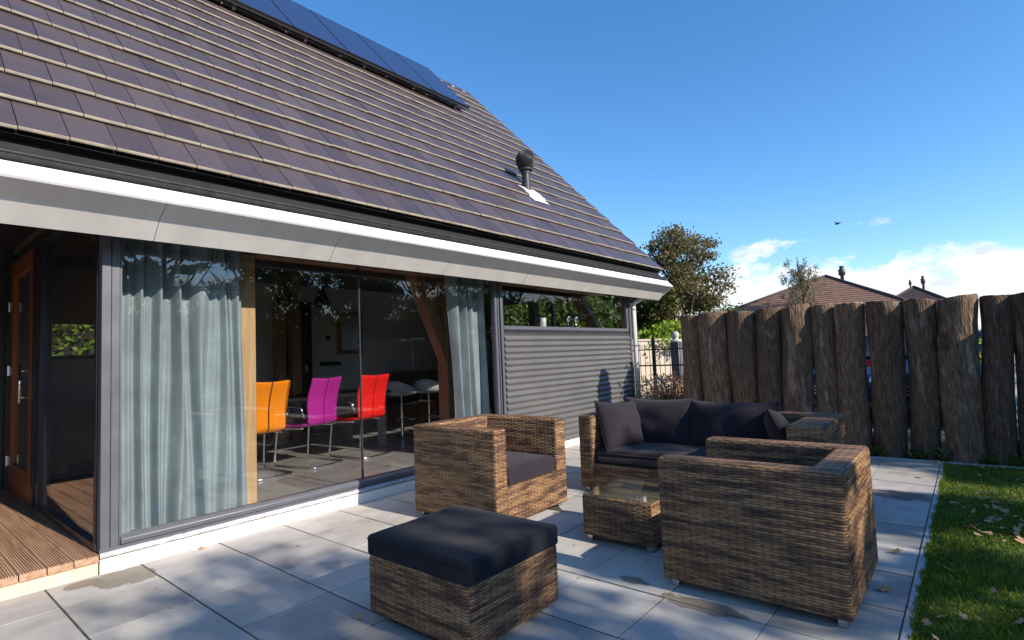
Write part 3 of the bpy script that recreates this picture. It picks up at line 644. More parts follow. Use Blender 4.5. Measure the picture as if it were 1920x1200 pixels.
# timber posts and braces inside
def post(x0,x1,y0,y1,z1,m): return MB().box(x0,x1,y0,y1,FZ,z1).build('timber_post',M[m],H,bevel=.006,seg=1)
post(2.03,2.165,4.66,4.80,2.22,'timber'); post(4.53,4.73,4.82,5.0,2.22,'timber_dark')
b=MB(); 
def brace(p,q,wd,dp):
    p,q=Vector(p),Vector(q); d=(q-p).normalized(); s=Vector((0,1,0)) if abs(d.y)<.3 else Vector((1,0,0)); s=(s-d*s.dot(d)).normalized(); n=d.cross(s)
    vs=[c+s*a*dp/2+n*e*wd/2 for c in(p,q) for a,e in((-1,-1),(1,-1),(1,1),(-1,1))]
    return MB().add(vs,[(0,1,2,3),(7,6,5,4)]+[(i,(i+1)%4,4+(i+1)%4,4+i) for i in range(4)]).build('timber_brace',M['timber_dark'],H)
brace((4.60,4.91,1.25),(4.06,4.91,2.40),.15,.14)
brace((8.07,4.55,1.15),(8.07,5.40,2.45),.17,.12)
MB().box(6.30,6.42,4.84,4.95,FZ,2.62).build('timber_post',M['frame_dark'],H)
for x in(3.93,4.17): MB().box(x,x+.14,7.8,7.94,FZ,2.6).build('timber_post',M['timber_dark'],H,bevel=.005,seg=1)
# glazed side wall of the porch and its wooden door (plane x = 1.0)
F3=MB().box(.995,1.055,4.39,4.44,.125,2.6).box(.99,1.06,4.385,6.42,.125,.175).box(.985,1.065,6.10,6.18,.175,2.42).box(.985,1.065,6.30,6.42,.125,2.42).box(.985,1.065,4.385,7.66,2.42,2.50).build('side_window',M['frame_dark'],H,bevel=.004,seg=1)
MB().box(1.016,1.024,4.44,6.10,.17,2.43).build('pane',M['glass'],F3); MB().box(1.016,1.024,6.18,6.30,.17,2.43).build('pane',M['glass'],F3)
MB().box(1.0,1.05,4.4,7.66,2.5,2.62).build('side_header',M['wall_out'],H)
D=MB().box(.985,1.045,6.44,6.57,.13,2.42).box(.985,1.045,7.40,7.53,.13,2.42).box(.985,1.045,6.57,7.40,2.26,2.42).box(.985,1.045,6.57,7.40,.13,.40).build('wooden_door',M['doorwood'],H,bevel=.005,seg=1)
MB().box(1.010,1.018,6.57,7.40,.39,2.27).build('pane',M['glass'],D)
hd=MB().tube([(.935,6.62,1.02),(.935,6.62,1.36)],.013,10).tube([(.935,6.62,1.07),(.99,6.62,1.07)],.007,8).tube([(.935,6.62,1.31),(.99,6.62,1.31)],.007,8).build('handle',M['chrome'],D,smooth=True)
for z in(.42,1.32,1.97): MB().tube([(.972,7.50,z-.05),(.972,7.50,z+.05)],.013,8).box(.975,.986,7.47,7.53,z-.045,z+.045).build('hinge',M['steel'],D)
MB().box(.96,1.08,7.545,7.78,.08,2.62).build('porch_post',M['frame_dark'],H)
# porch: back wall with battens, ceiling slats
MB().box(XL,1.0,7.70,7.80,0,2.62).build('porch_wall',M['frame_dark'],H)
b=MB(); y=4.45
while y<7.6: b.box(XL,1.0,y,y+.045,2.575,2.615); y+=.12
b.build('porch_ceiling_slats',M['gutter'],H)
# deck
dk=empty('wooden_deck',(0,4.305,0),0,'ribbed brown hardwood deck in the shaded entrance porch','deck')
x=.998
for i in range(26):
    x1=x-.003; x0=x-.124; x-=.1265; b=MB(); n=9; pr=[(x0,.0775),(x0,.119)]
    for j in range(n):
        a0=x0+.004+(x1-x0-.008)*j/n; a1=x0+.004+(x1-x0-.008)*(j+1)/n; mm=(a1-a0)
        pr+=[(a0,.1235),(a0+mm*.55,.1235),(a0+mm*.62,.1165),(a0+mm*.93,.1165)]
    pr+=[(x1,.1235),(x1,.0775)]
    e=rnd.uniform(-.006,.004)
    b.prism(pr,'y',e,3.39); b.build('board',M['deckwood'],dk)
MB().box(XL,.994,.012,3.39,-.05,.0765).build('riser',M['plinth_warm'],dk)
b=MB(); 
for x0,x1 in((-1.6,-.35),(-.348,.66),(.662,.994)): b.box(x0,x1,.004,.0115,-.05,.072)
b.build('riser_facing',M['plinth_warm'],dk)

# ------------------------------------------------------------------ curtains
def curtain(name,parent,x0,x1,y,z0,z1,amp,nf,seed,lean=0.0,pinch=0,label=None,cat=None,group=None):
    q=random.Random(seed); nx,nz=240,30; vs=[];fs=[]; ph=[q.uniform(0,6.28) for _ in range(5)]
    for j in range(nz+1):
        tz=j/nz; z=z0+(z1-z0)*tz
        for i in range(nx+1):
            t_=i/nx; tt=t_+.03*math.sin(t_*9+ph[0])+.012*math.sin(tz*4+t_*20+ph[3])
            s=math.sin(tt*nf*6.283+ph[1]+.35*math.sin(tz*3+ph[2])); s=math.copysign(abs(s)**.75,s)
            y_=y+amp*(s*(.65+.35*math.sin(t_*7+ph[4]))+.35*math.sin(tt*nf*12.6+ph[2]))
            x=x0+(x1-x0)*t_+lean*(tz-.0)*(1-t_)+.012*math.sin(tz*5+t_*14)
            zz=z+(.012*math.sin(t_*17+ph[3]) if j==0 else 0)
            vs.append((x,y_,zz))
    W=nx+1
    for j in range(nz):
        for i in range(nx): a=j*W+i; fs.append((a,a+1,a+W+1,a+W))
    o=MB().add(vs,fs).build(name,M['curtain'],parent,smooth=True,fixn=False)
    return tag(o,label,cat,group)
curtain('curtain',None,1.13,2.02,4.56,.145,2.45,.060,6.3,5,label='wide blue grey curtain hanging behind the left end of the glazing',cat='curtain',group='curtains behind the glazing')
curtain('curtain',None,4.42,4.90,4.56,.145,2.45,.06,3.6,9,lean=-.10,label='narrow blue grey curtain hanging at the right end of the glazing',cat='curtain',group='curtains behind the glazing')

# ------------------------------------------------------------------ dining furniture
def dining_chair(x,y,rz,mat,label):
    t=empty('dining_chair',(x,y,FZ+.002),rz,label,'chair','cantilever dining chairs')
    # shell: seat (towards +y) rising into a curved back at -y, with a slot up the middle
    def shell(side):
        vs=[]; n=22; m_=8
        for j in range(n+1):
            s=j/n
            if s<.42: q=s/.42; yy=.25-.44*q; zz=.455-.02*math.sin(q*math.pi); hw=.235-.01*q
            elif s<.56: q=(s-.42)/.14; a=q*1.35; yy=-.19-.075*math.sin(a); zz=.455+.075*(1-math.cos(a)); hw=.215-.02*math.sin(q*3.14)
            else: q=(s-.56)/.44; yy=-.263-.07*q+.05*math.sin(q*3.14)*.6-.02*q*q; zz=.513+.455*q; hw=.195+.028*math.sin(min(1,q*1.5)*math.pi*.5)-.012*q-.0*q
            for i in range(m_+1):
                xx=(.006+(hw-.006)*i/m_)*side; crv=.030*(abs(xx)/.23)**2
                vs.append((xx,yy+(crv if s>.5 else 0),zz+(crv*.6 if s<=.5 else 0)+(.012*(abs(xx)/.2)**2 if j==n else 0)))
        W=m_+1; return vs,[(j*W+i,j*W+i+1,(j+1)*W+i+1,(j+1)*W+i) for j in range(n) for i in range(m_)]
    b=MB()
    for s_ in(-1,1): b.add(*shell(s_))
    o=b.build('shell',M[mat],t,smooth=True,fixn=True); md=o.modifiers.new('solid','SOLIDIFY'); md.thickness=.028; md.offset=0
    bv=o.modifiers.new('bev','BEVEL'); bv.width=.008; bv.segments=2; bv.limit_method='ANGLE'
    vs,_=shell(1); cen=[vs[j*9] for j in range(9,23)]
    MB().tube([(0,p[1],p[2]) for p in cen],.0075,6).build('seam',M['seam'],t,smooth=True)
    r_=.0115; k=[]
    pts=[(-.20,-.16,.43),(-.215,.16,.425),(-.225,.235,.39),(-.235,.27,.05),(-.235,.25,.012),(-.235,-.30,.012),(-.20,-.335,.012),(.20,-.335,.012),(.235,-.30,.012),(.235,.25,.012),(.235,.27,.05),(.225,.235,.39),(.215,.16,.425),(.20,-.16,.43)]
    MB().tube(pts,r_,8).build('tube_frame',M['chrome'],t,smooth=True)
    for s_ in(-1,1): MB().tube([(s_*.205,-.20,.53),(s_*.262,-.20,.66),(s_*.27,-.1,.675),(s_*.27,.10,.665)],.011,8).build('armrest',M['chrome'],t,smooth=True)
    return t
dining_chair(2.69,5.83,R(3),'orange','orange leather dining chair, partly behind the pale timber post')
dining_chair(3.32,5.90,R(12),'purple','purple leather dining chair between the orange and red ones')
dining_chair(3.98,5.86,R(5),'red','red leather dining chair behind the glass joint')
t=empty('dining_table',(2.3,6.08,FZ+.001),0,'long dark dining table with grey legs behind the coloured chairs','table')
MB().box(0,2.35,0,.95,.70,.745).build('table_top',M['table'],t,bevel=.006,seg=1)
for x,y in((.06,.05),(2.21,.05),(.06,.83),(2.21,.83)): MB().box(x,x+.08,y,y+.08,0,.70).build('leg',M['tleg'],t)
def stool(x,y,rz,label):
    t=empty('bar_stool',(x,y,FZ+.001),rz,label,'stool','bar stools at the kitchen counter')
    MB().lathe([(0,.0),(.20,.0),(.205,.006),(.19,.014),(.03,.03),(.026,.05),(.024,.62),(0,.62)],(0,0,0),24).build('pedestal',M['chrome'],t,smooth=True,auto=40)
    b=MB(); n,m_=28,8; vs=[]
    for j in range(m_+1):
        for i in range(n):
            a=2*math.pi*i/n; q=j/m_; bk=max(0,math.cos(a)); rr=.06+.17*math.sin(q*1.57); z=.62+.03*q**3*1.0+ (.16*bk+.03)*q**2.2
            vs.append((rr*math.cos(a)*1.05,rr*math.sin(a)*1.1,z))
    b.add(vs,[(j*n+i,j*n+(i+1)%n,(j+1)*n+(i+1)%n,(j+1)*n+i) for j in range(m_) for i in range(n)]+[tuple(range(n))[::-1]])
    o=b.build('seat_shell',M['stool'],t,smooth=True); md=o.modifiers.new('s','SOLIDIFY'); md.thickness=.02
    MB().lathe([(0,.665),(.14,.668),(.17,.66),(.175,.65),(.1,.64),(0,.64)],(0,0,0),20).build('seat_pad',M['table'],t,smooth=True)
    MB().tube([(.02,0,.3),(.16,0,.26),(.16,.12,.26),(.0,.17,.26),(-.16,.12,.26),(-.16,0,.26),(-.02,0,.3)],.009,6).build('foot_rest',M['chrome'],t,smooth=True)
stool(5.2,6.55,R(200),'white bucket bar stool, the left of the two beside the brown post'); stool(5.62,6.42,R(215),'white bucket bar stool right against the brown post')
for x,y,l in((3.89,6.5,'dark glass pendant lamp, the right one above the dining table'),(3.38,6.5,'dark glass pendant lamp, the left one above the dining table')):
    t=empty('pendant_lamp',(x,y,2.12),0,l,'lamp','pendant lamps over the table')
    MB().tube([(0,0,.16),(0,0,.50)],.004,6).build('cord',M['black'],t)
    MB().lathe([(.015,.18),(.03,.15),(.05,.08),(.085,0),(.105,-.06),(.10,-.10),(.07,-.125),(.02,-.13)],(0,0,0),20).build('shade',simple('smoked_shade',(.10,.09,.075),.12,metal=.9,var=.3,scale=30),t,smooth=True)
t=empty('wall_mirror',(5.55,YB-.012,1.42),0,'mirror in an ornate dark brown frame on the back wall','mirror')
MB().box(0,.52,-.03,.0,0,.78).box(.07,.45,-.035,-.031,.07,.71).build('frame',M['timber_dark'],t); MB().box(.075,.445,-.040,-.036,.075,.705).build('mirror_glass',M['steel'],t)
t=empty('interior_door',(4.47,YB-.012,FZ+.001),0,'dark interior door with black frame in the back wall','door')
MB().box(0,.50,-.03,0,0,2.15).build('leaf',M['frame_dark'],t); MB().box(-.06,-.002,-.045,0,0,2.2).box(.502,.56,-.045,0,0,2.2).box(-.002,.502,-.045,0,2.152,2.2).build('frame',M['black'],t); MB().box(.42,.47,-.06,-.031,1.0,1.12).build('handle',M['steel'],t)
o=tag(MB().box(5.33,5.40,YB-.03,YB-.003,1.68,1.76).build('thermostat',M['rubber'],bevel=.004,seg=1),'small dark thermostat on the back wall beside the mirror','thermostat')
o=tag(MB().box(5.20,5.62,YB-.02,YB-.003,1.22,1.29).box(5.22,5.30,YB-.024,YB-.021,1.235,1.275).box(5.32,5.40,YB-.024,YB-.021,1.235,1.275).box(5.42,5.50,YB-.024,YB-.021,1.235,1.275).box(5.52,5.60,YB-.024,YB-.021,1.235,1.275).build('switch_strip',M['rubber']),'dark strip of light switches on the back wall under the mirror','switch')
t=empty('kitchen_counter',(6.55,8.0,FZ+.001),0,'dark kitchen counter at the back of the room','counter')
MB().box(0,1.5,0,.7,0,.88).build('cabinet',M['table'],t); MB().box(-.02,1.52,-.02,.72,.882,.92).build('worktop',M['frame_dark'],t)
t=empty('tall_cabinet',(7.2,7.2,FZ+.001),0,'tall dark cabinet behind the brown brace','cabinet'); MB().box(0,.7,0,.65,0,1.45).build('body',M['frame_dark'],t,bevel=.005,seg=1); MB().box(.02,.68,-.012,-.002,.03,1.42).build('door',M['table'],t)
# blind in the rear window
t=empty('roller_blind',(1.36,YB-.03,0),0,'beige blind half lowered in the small rear window','blind'); 
MB().box(0,.88,-.006,0,1.92,2.60).build('cloth',fabric('blind_cloth',(.36,.30,.22)),t); MB().box(0,.88,-.02,.0,1.895,1.918).build('bottom_bar',M['timber_dark'],t)
fr=MB().box(1.352,2.248,YB+.04,YB+.10,1.452,1.50).box(1.352,2.248,YB+.04,YB+.10,2.55,2.598).box(1.352,1.40,YB+.04,YB+.10,1.50,2.55).box(2.20,2.248,YB+.04,YB+.10,1.50,2.55).build('rear_window',M['frame_dark'],H)
MB().box(1.40,2.20,YB+.065,YB+.072,1.49,2.56).build('pane',M['glass_clear'],fr)
t=empty('sideboard',(1.5,YB-.55,FZ+.001),0,'low dark sideboard under the rear window','sideboard'); MB().box(0,1.6,0,.45,.08,.80).build('body',M['table'],t,bevel=.004,seg=1); MB().box(.05,.1,.05,.4,0,.08).box(1.5,1.55,.05,.4,0,.08).build('leg',M['steel'],t)
# things on the window sill
MB().box(4.99,8.08,Y0+.062,Y0+.22,1.60,1.631).build('inner_sill',M['white'],H)
o=tag(MB().lathe([(0,1.633),(.040,1.633),(.043,1.76),(.037,1.765),(.035,1.65),(0,1.65)],(5.98,Y0+.14,0),20).build('white_cup',M['white'],smooth=True),'plain white beaker standing on the high window sill','cup')
for x,l in((6.60,'left of two silver candlesticks on the high window sill'),(6.80,'right of two silver candlesticks on the high window sill')):
    tag(MB().lathe([(0,1.633),(.045,1.633),(.048,1.64),(.012,1.66),(.010,1.72),(.035,1.75),(.042,1.79),(.030,1.815),(0,1.815)],(x,Y0+.15,0),20).build('candlestick',M['chrome'],smooth=True),l,'candlestick','candlesticks on the sill')

# ------------------------------------------------------------------ solar panels
NM=Matrix(((1,0,0),(0,S_.y,Nn.y),(0,S_.z,Nn.z)))
ang=math.atan2(S_.z,S_.y)
proto=None
xr=7.24; labs={0:'rightmost dark blue solar panel, at the gable end of the roof',1:'second solar panel from the gable end of the roof'}
for i in range(11):
    if proto is None:
        t=empty('solar_panel',rp(xr-.855,4.41,.15)); t.rotation_euler=(ang,0,0)
        MB().box(.006,.846,.006,1.614,.030,.0345).build('cells',M['solar'],t)
        MB().box(0,.852,0,.0055,0,.036).box(0,.852,1.6145,1.62,0,.036).box(0,.0055,.0056,1.6144,0,.036).box(.8465,.852,.0056,1.6144,0,.036).box(.006,.846,.006,1.614,.0,.0295).build('frame',M['black'],t)
        proto=t
    else: t=copy_tree(proto); t.location=rp(xr-.855-.868*i,4.41,.15)
    tag(t,labs.get(i,'%s solar panel from the gable end of the roof'%('third fourth fifth sixth seventh eighth ninth tenth eleventh'.split()[i-2] if i>1 else '')),'solar panel','solar panels in a row on the roof')
rl=MB()
for l_ in(4.50,5.80): 
    p=[rp(0,l_,.105),rp(0,l_+.04,.105),rp(0,l_+.04,.147),rp(0,l_,.147)]; rl.prism([(q[1],q[2]) for q in p],'x',-2.2,7.26)
t=empty('mounting_rails',(0,0,0),0,'pair of aluminium rails carrying the row of solar panels','rail')
rl.build('rail',M['steel'],t)
p=[rp(0,4.43,.085),rp(0,4.46,.085),rp(0,4.46,.10),rp(0,4.43,.10)]; MB().prism([(q[1],q[2]) for q in p],'x',-2.2,7.2).build('lower_rail',M['gutter'],t)
for i in range(10):
    x=7.0-i*1.0; p=[rp(0,4.50,.03),rp(0,4.60,.03),rp(0,4.60,.104),rp(0,4.50,.104)]; MB().prism([(q[1],q[2]) for q in p],'x',x,x+.04).build('roof_hook',M['steel'],t)

# ------------------------------------------------------------------ log fence
LF=empty('log_fence',(7.33,0,0),0,'palisade of thick upright bark covered logs along the end of the patio','fence')
logs=[(2.94,.130,1.745,2.945,.130),(2.62,.182,1.76,2.63,.188),(2.247,.158,1.745,2.26,.172),(1.942,.147,1.75,1.952,.145),(1.627,.165,1.755,1.672,.160),(1.325,.122,1.745,1.362,.118),(1.048,.141,1.735,1.105,.160),(.724,.164,1.725,.762,.150),(.39,.150,1.715,.465,.118),(.075,.160,1.715,.145,.165),(-.205,.120,1.70,-.155,.125),(-.455,.130,1.71,-.42,.135),(-.75,.15,1.70,-.72,.155),(-1.07,.16,1.72,-1.05,.16),(-1.4,.14,1.70,-1.38,.15),(-1.7,.15,1.72,-1.7,.15)]
for i,(yt,rt,zt,yb,rb) in enumerate(logs):
    n,mz=40,34; vs=[]; sd=i*7.3; tiltz=rnd.uniform(-.16,.16); bx=rnd.uniform(-.02,.02)
    for j in range(mz+1):
        tq=j/mz; rr=(rb+(rt-rb)*tq)*(1.04 if i<4 else 1.02); cy=yb+(yt-yb)*tq+.014*math.sin(tq*5+i*1.9); cx=bx+.02*math.sin(tq*3.3+i)
        for k in range(n):
            a=2*math.pi*k/n; d=.14*noise.noise(Vector((math.cos(a)*1.2+sd,math.sin(a)*1.2,tq*2.2)))+.05*noise.noise(Vector((math.cos(a)*4+sd,math.sin(a)*4,tq*7)))+.035*noise.noise(Vector((math.cos(a)*11+sd,math.sin(a)*11,tq*9)))
            r_=rr*(1+d); z=-.1+(zt+.1)*tq
            if j>=mz-1: z+=math.sin(a)*rr*tiltz+.012*noise.noise(Vector((a*2,sd,5)))
            if j==mz: r_*=.93; z-=.025
            vs.append((cx+r_*math.cos(a),cy+r_*math.sin(a),z))
    b=MB(); b.mat(M['bark']); b.add(vs,[(j*n+k,j*n+(k+1)%n,(j+1)*n+(k+1)%n,(j+1)*n+k) for j in range(mz) for k in range(n)])
    b.mat(M['cut']); c=len(b.v); top=[(mz*n+k) for k in range(n)]; b.f.append(tuple(top)); b.m.append(1)
    lg=b.build('log',None,LF,smooth=True,auto=50)
    if i in(9,3):
        kb=MB(); kz,ky=(1.23,.19) if i==9 else (1.42,1.90); kx=-.165
        for q in range(4): kb.tube([(kx+.012-.004*q+.0*math.cos(a_),ky+(.075-.018*q)*math.cos(a_),kz+(.085-.02*q)*math.sin(a_)) for a_ in [2*math.pi*s/16 for s in range(17)]],.010,6,False)
        kb.lathe([(0,-.02),(.03,-.012),(.055,.0),(.08,.03)],(kx+.01,ky,kz),16,'x'); kb.build('knot',M['bark'],lg,smooth=True)
# ------------------------------------------------------------------ plants
def leafcloud(b,cx,cy,cz,rx,ry,rz,n,size,q,shape=0):
    for _ in range(n):
        while True:
            x,y,z=q.gauss(0,.56),q.gauss(0,.56),q.gauss(0,.56); d=x*x+y*y+z*z
            if d<3.2: break
        p=Vector((cx+x*rx,cy+y*ry,cz+z*rz)); s=size*q.uniform(.6,1.25)
        a=Vector((q.gauss(0,1),q.gauss(0,1),q.gauss(0,1))).normalized(); c=a.orthogonal().normalized(); c=Matrix.Rotation(q.uniform(0,6.28),3,a)@c; d_=a.cross(c)
        b.add([p-c*s,p-c*s*.2+d_*s*.55,p+c*s+a*s*.2,p-c*s*.2-d_*s*.55],[(0,1,2,3)])
def tree(name,x,y,z,h,crown,leafn,size,mat,label,cat='tree',group=None,seed=1,trunkr=.1,open_=.5,nb=14,clump=.34,zlo=.3):
    q=random.Random(seed); t=empty(name,(x,y,z),0,label,cat,group)
    tb=MB(); cb=MB(); rx,ry,rzz=crown
    top=h*.9; tp=[Vector((0,0,-.1))]
    for i in range(1,7): tp.append(Vector((q.uniform(-.04,.04)*h*i/6,q.uniform(-.04,.04)*h*i/6,top*i/6)))
    tb.tube(tp,[trunkr*(1-.13*i) for i in range(7)],8)
    for k in range(nb):
        f_=zlo+(1-zlo)*(k+.5)/nb*.98; base=tp[0].lerp(tp[-1],f_*.8); i0=min(5,int(f_*.8*6)); base=tp[i0].lerp(tp[i0+1],f_*.8*6-i0)
        a=k*2.4+q.uniform(-.5,.5); lvl=(f_-zlo)/(1-zlo); env=math.sin(min(1,.18+lvl*.9)*math.pi)**.6
        L_=env*q.uniform(.65,1.05); end=Vector((math.cos(a)*rx*L_,math.sin(a)*ry*L_,base.z+(h-base.z)*q.uniform(.25,.55)+.1))
        mid=base.lerp(end,.5)+Vector((0,0,-.05*h*q.random()))
        tb.tube([base,mid,end],[trunkr*.42*(1-f_*.5),trunkr*.25,trunkr*.08],5)
        for m_ in range(5):
            s_=q.uniform(.35,1.08); pc=base.lerp(end,s_)+Vector((q.gauss(0,1)*rx,q.gauss(0,1)*ry,q.gauss(0,1)*rzz))*.13
            if q.random()<open_*.3: continue
            cl_=clump*q.uniform(.45,1.0)
            tb.tube([base.lerp(end,min(1,s_*.9)),pc],[trunkr*.10,trunkr*.03],4)
            leafcloud(cb,pc.x,pc.y,pc.z,rx*cl_,ry*cl_,rzz*cl_*.55,int(leafn/nb/5),size,q)
    tb.build('trunk',M['treebark'],t,smooth=True,fixn=False); cb.build('crown',M[mat],t,fixn=False)
    return t
def at(az,d,z=0): return (d*math.cos(R(az)),d*math.sin(R(az)),z)
GZ=-.06
p=at(23.2,16.8); tree('copper_tree',p[0],p[1],GZ,5.35,(1.75,1.75,1.8),30000,.048,'maple','broad tree with copper brown and green leaves beyond the end of the house',seed=21,trunkr=.14,nb=34,clump=.25,open_=1.0,zlo=.12)
p=at(29,17.5); tree('leafy_tree',p[0],p[1],GZ,4.4,(2.2,2.2,1.8),11000,.085,'green','dark green tree seen through the high window and behind the downpipe',seed=22,trunkr=.14,nb=20,clump=.3,zlo=.12)
for i,(az,d,h_,l) in enumerate(((33.5,15,3.6,'left of the leafy garden trees seen through the high window'),(38.5,14,4.6,'leafy garden tree seen through the high window left of its dark post'),(44,14,4.0,'leafy garden tree seen at the left end of the high window'))):
    p=at(az,d); tree('garden_tree',p[0],p[1],GZ,h_,(1.7,1.7,1.5),7000,.085,'green',l,seed=30+i,trunkr=.1,nb=16,clump=.36,zlo=.1,group='garden trees beyond the gable')
p=at(24.3,15.8); tree('bright_shrub',p[0],p[1],GZ,2.35,(1.5,1.5,.8),9000,.055,'bright','bright yellow green shrub above the iron gate','shrub',seed=41,trunkr=.04,nb=18,clump=.34,zlo=.3)
p=at(27.6,15.8); tree('bright_shrub',p[0],p[1],GZ,2.05,(.9,.9,.7),4500,.055,'bright','smaller yellow green shrub beside the downpipe','shrub',seed=42,trunkr=.04,nb=14,clump=.36,zlo=.3)
p=at(18.4,17); tree('small_shrub_tree',p[0],p[1],GZ,2.75,(1.1,1.1,.9),2600,.042,'green','airy grey green young tree showing just above the left logs',seed=43,trunkr=.05,nb=16,clump=.3,zlo=.35)
p=at(11.9,33); tree('birch_tree',p[0],p[1],GZ,6.7,(1.15,1.15,2.2),3600,.055,'thinleaf','thin half bare birch standing behind the brown pyramid roof',seed=44,trunkr=.09,nb=26,clump=.2,zlo=.45)
p=at(.8,11.5); tree('climbing_shrub',p[0]*.75,p[1]*.75,GZ,1.82,(.3,.3,.3),500,.04,'bright','small green sprig poking above the logs at the right','shrub',seed=45,trunkr=.015,nb=8,clump=.4,zlo=.4)
def tuft(name,x,y,h,r_,n,mat,label,seed,cat='plant',wd=.006):
    q=random.Random(seed); b=MB()
    for _ in range(n):
        a=q.uniform(0,6.28); s=q.random()**.5; bx,by=r_*.35*s*math.cos(a),r_*.35*s*math.sin(a); hh=h*q.uniform(.55,1); ox,oy=math.cos(a)*r_*s*q.uniform(.6,1.2),math.sin(a)*r_*s*q.uniform(.6,1.2)
        p0=Vector((bx,by,0)); p1=Vector((bx+ox*.35,by+oy*.35,hh*.6)); p2=Vector((bx+ox,by+oy,hh)); sd=Vector((-math.sin(a+1),math.cos(a+1),0))*wd
        b.add([p0-sd,p0+sd,p1+sd,p1-sd,p2],[(0,1,2,3),(3,2,4)])
        if q.random()<.7: leafcloud(b,p2.x,p2.y,p2.z,.03,.03,.04,4,.022,q)
    o=b.build(name,M[mat],None,fixn=False,loc=(x,y,-.01)); return tag(o,label,cat)
p=(8.22,2.98); tree('shadow_shrub',p[0],p[1],GZ,1.80,(.36,.24,.5),6500,.05,'green','unseen dense shrub added behind the left end of the log fence for its shadow','shrub',seed=47,trunkr=.03,nb=14,clump=.45,open_=0,zlo=.2)  # hidden behind the logs, added to throw a shadow on the corrugated cladding
p=at(24.0,9.3); tuft('dry_grass_clump',p[0],p[1],.85,.5,800,'dryplant','pinkish brown clump of dry ornamental grass in front of the gate',51)
p=at(26.4,8.9); tuft('border_plant',p[0],p[1],.50,.38,420,'green','low green border plant between downpipe and sofa',52)
p=at(24.2,8.3); tuft('border_plant',p[0],p[1],.42,.35,380,'bright','low light green border plant beside the first log',53)
for i in range(16):
    y=rnd.uniform(-.9,1.3); tuft('fern_tuft',7.23+rnd.uniform(0,.02),y,rnd.uniform(.06,.12),.07,26,'green','small green weed tuft at the foot of the log fence',60+i,'weed',.005)['group']='weed tufts under the log fence'

# ------------------------------------------------------------------ beyond: wall, iron gate, houses, cars
o=MB().box(-2.6,2.6,-.1,.1,-.06,1.50).box(-2.62,2.62,-.13,.13,1.502,1.55).build('garden_wall',M['beige'],loc=(13.4,6.15,0)); o.rotation_euler=(0,0,R(-35.3)); tag(o,'pale beige boundary wall behind the iron gate','wall')
t=empty('iron_gate',(11.2,0,-.06),0,'black wrought iron railing and gate between downpipe and log fence','gate')
b=MB(); y=4.3
while y<6.9: b.tube([(0,y,.1),(0,y,1.46)],.0075,5); y+=.115
b.build('bars',M['iron'],t)
MB().box(-.012,.012,4.3,6.9,.97,1.0).box(-.012,.012,4.3,6.9,.16,.19).box(-.012,.012,4.3,6.9,1.32,1.345).build('rail',M['iron'],t)
b=MB(); y=4.36
while y<6.9: b.tube([(0,y+.035*math.cos(s*math.pi/4),1.40+.035*math.sin(s*math.pi/4)) for s in range(9)],.005,4,False); y+=.115
b.build('ring_scrolls',M['iron'],t)
for y in(5.35,5.75): MB().box(-.03,.03,y-.03,y+.03,0,1.58).build('gate_post',M['iron'],t)
t=empty('gate_pillar',(11.9,5.13,-.06),0,'grey pillar with pale ball cap beside the first log','pillar'); MB().box(-.10,.10,-.10,.10,0,1.48).build('shaft',M['frame'],t,bevel=.01,seg=1); MB().lathe([(0,1.48),(.13,1.48),(.13,1.53),(.04,1.55),(.075,1.60),(.085,1.65),(.06,1.71),(0,1.73)],(0,0,0),16).build('cap',M['kerb'],t,smooth=True)
def hiphouse(name,cx,cy,az,hw,ya,yb,ez,az_,mat,label,vents):
    t=empty(name,(cx,cy,-.06),R(az),label,'house','bungalows with pyramid roofs beyond the fence')
    MB().box(-hw+.4,hw-.4,-yb+.4,ya-.4,0,ez).build('wall',M['brick'],t)
    rb=MB(); cr=[(-hw,-yb),(hw,-yb),(hw,ya),(-hw,ya)]; nn=16
    for k in range(4):
        p,q=cr[k],cr[(k+1)%4]; 
        for j in range(nn):
            f0,f1=j/nn,(j+1)/nn; 
            P=[(p[0]*(1-f0),p[1]*(1-f0),ez+(az_-ez)*f0+.035),(q[0]*(1-f0),q[1]*(1-f0),ez+(az_-ez)*f0+.035),(q[0]*(1-f1),q[1]*(1-f1),ez+(az_-ez)*f1),(p[0]*(1-f1),p[1]*(1-f1),ez+(az_-ez)*f1)]
            D=[(x_,y_,z_-.035) for x_,y_,z_ in P[:2]]
            rb.add(P+D,[(0,1,2,3),(4,5,1,0)])
    rb.add([(x_,y_,ez) for x_,y_ in cr],[(3,2,1,0)])
    o=rb.build('roof',M[mat],t,fixn=False)
    hp=MB()
    for c_ in cr: hp.tube([(c_[0],c_[1],ez+.05),(0,0,az_+.03)],.09,6)
    hp.build('hip_tiles',M['far_tile2'],o,smooth=True)
    for y,z,h_,r_ in vents: MB().lathe([(r_,-.6),(r_,h_*.45),(r_*1.9,h_*.5),(r_*1.9,h_*.8),(r_*1.1,h_*.85),(r_*1.3,h_),(0,h_)],(0,y,z),10).build('flue',M['rubber'],o,smooth=True)
    MB().box(-hw+.37,-hw+.405,-.6,.6,.9,1.7).build('window',M['carglass'],t)
p=at(9.8,37.5); hiphouse('pyramid_roof_house',p[0],p[1],9.8,4.6,5.3,3.45,3.15,5.28,'far_tile','bungalow with a low brown pyramid roof behind the log fence',[(-.85,4.75,1.05,.10)])
p=at(3.4,52); hiphouse('pyramid_roof_house',p[0],p[1],3.4,2.9,2.9,2.9,3.35,5.33,'far_tile2','smaller bungalow with a dark pyramid roof further off at the right',[(.20,5.15,.75,.05),(-.60,5.0,1.1,.08)])
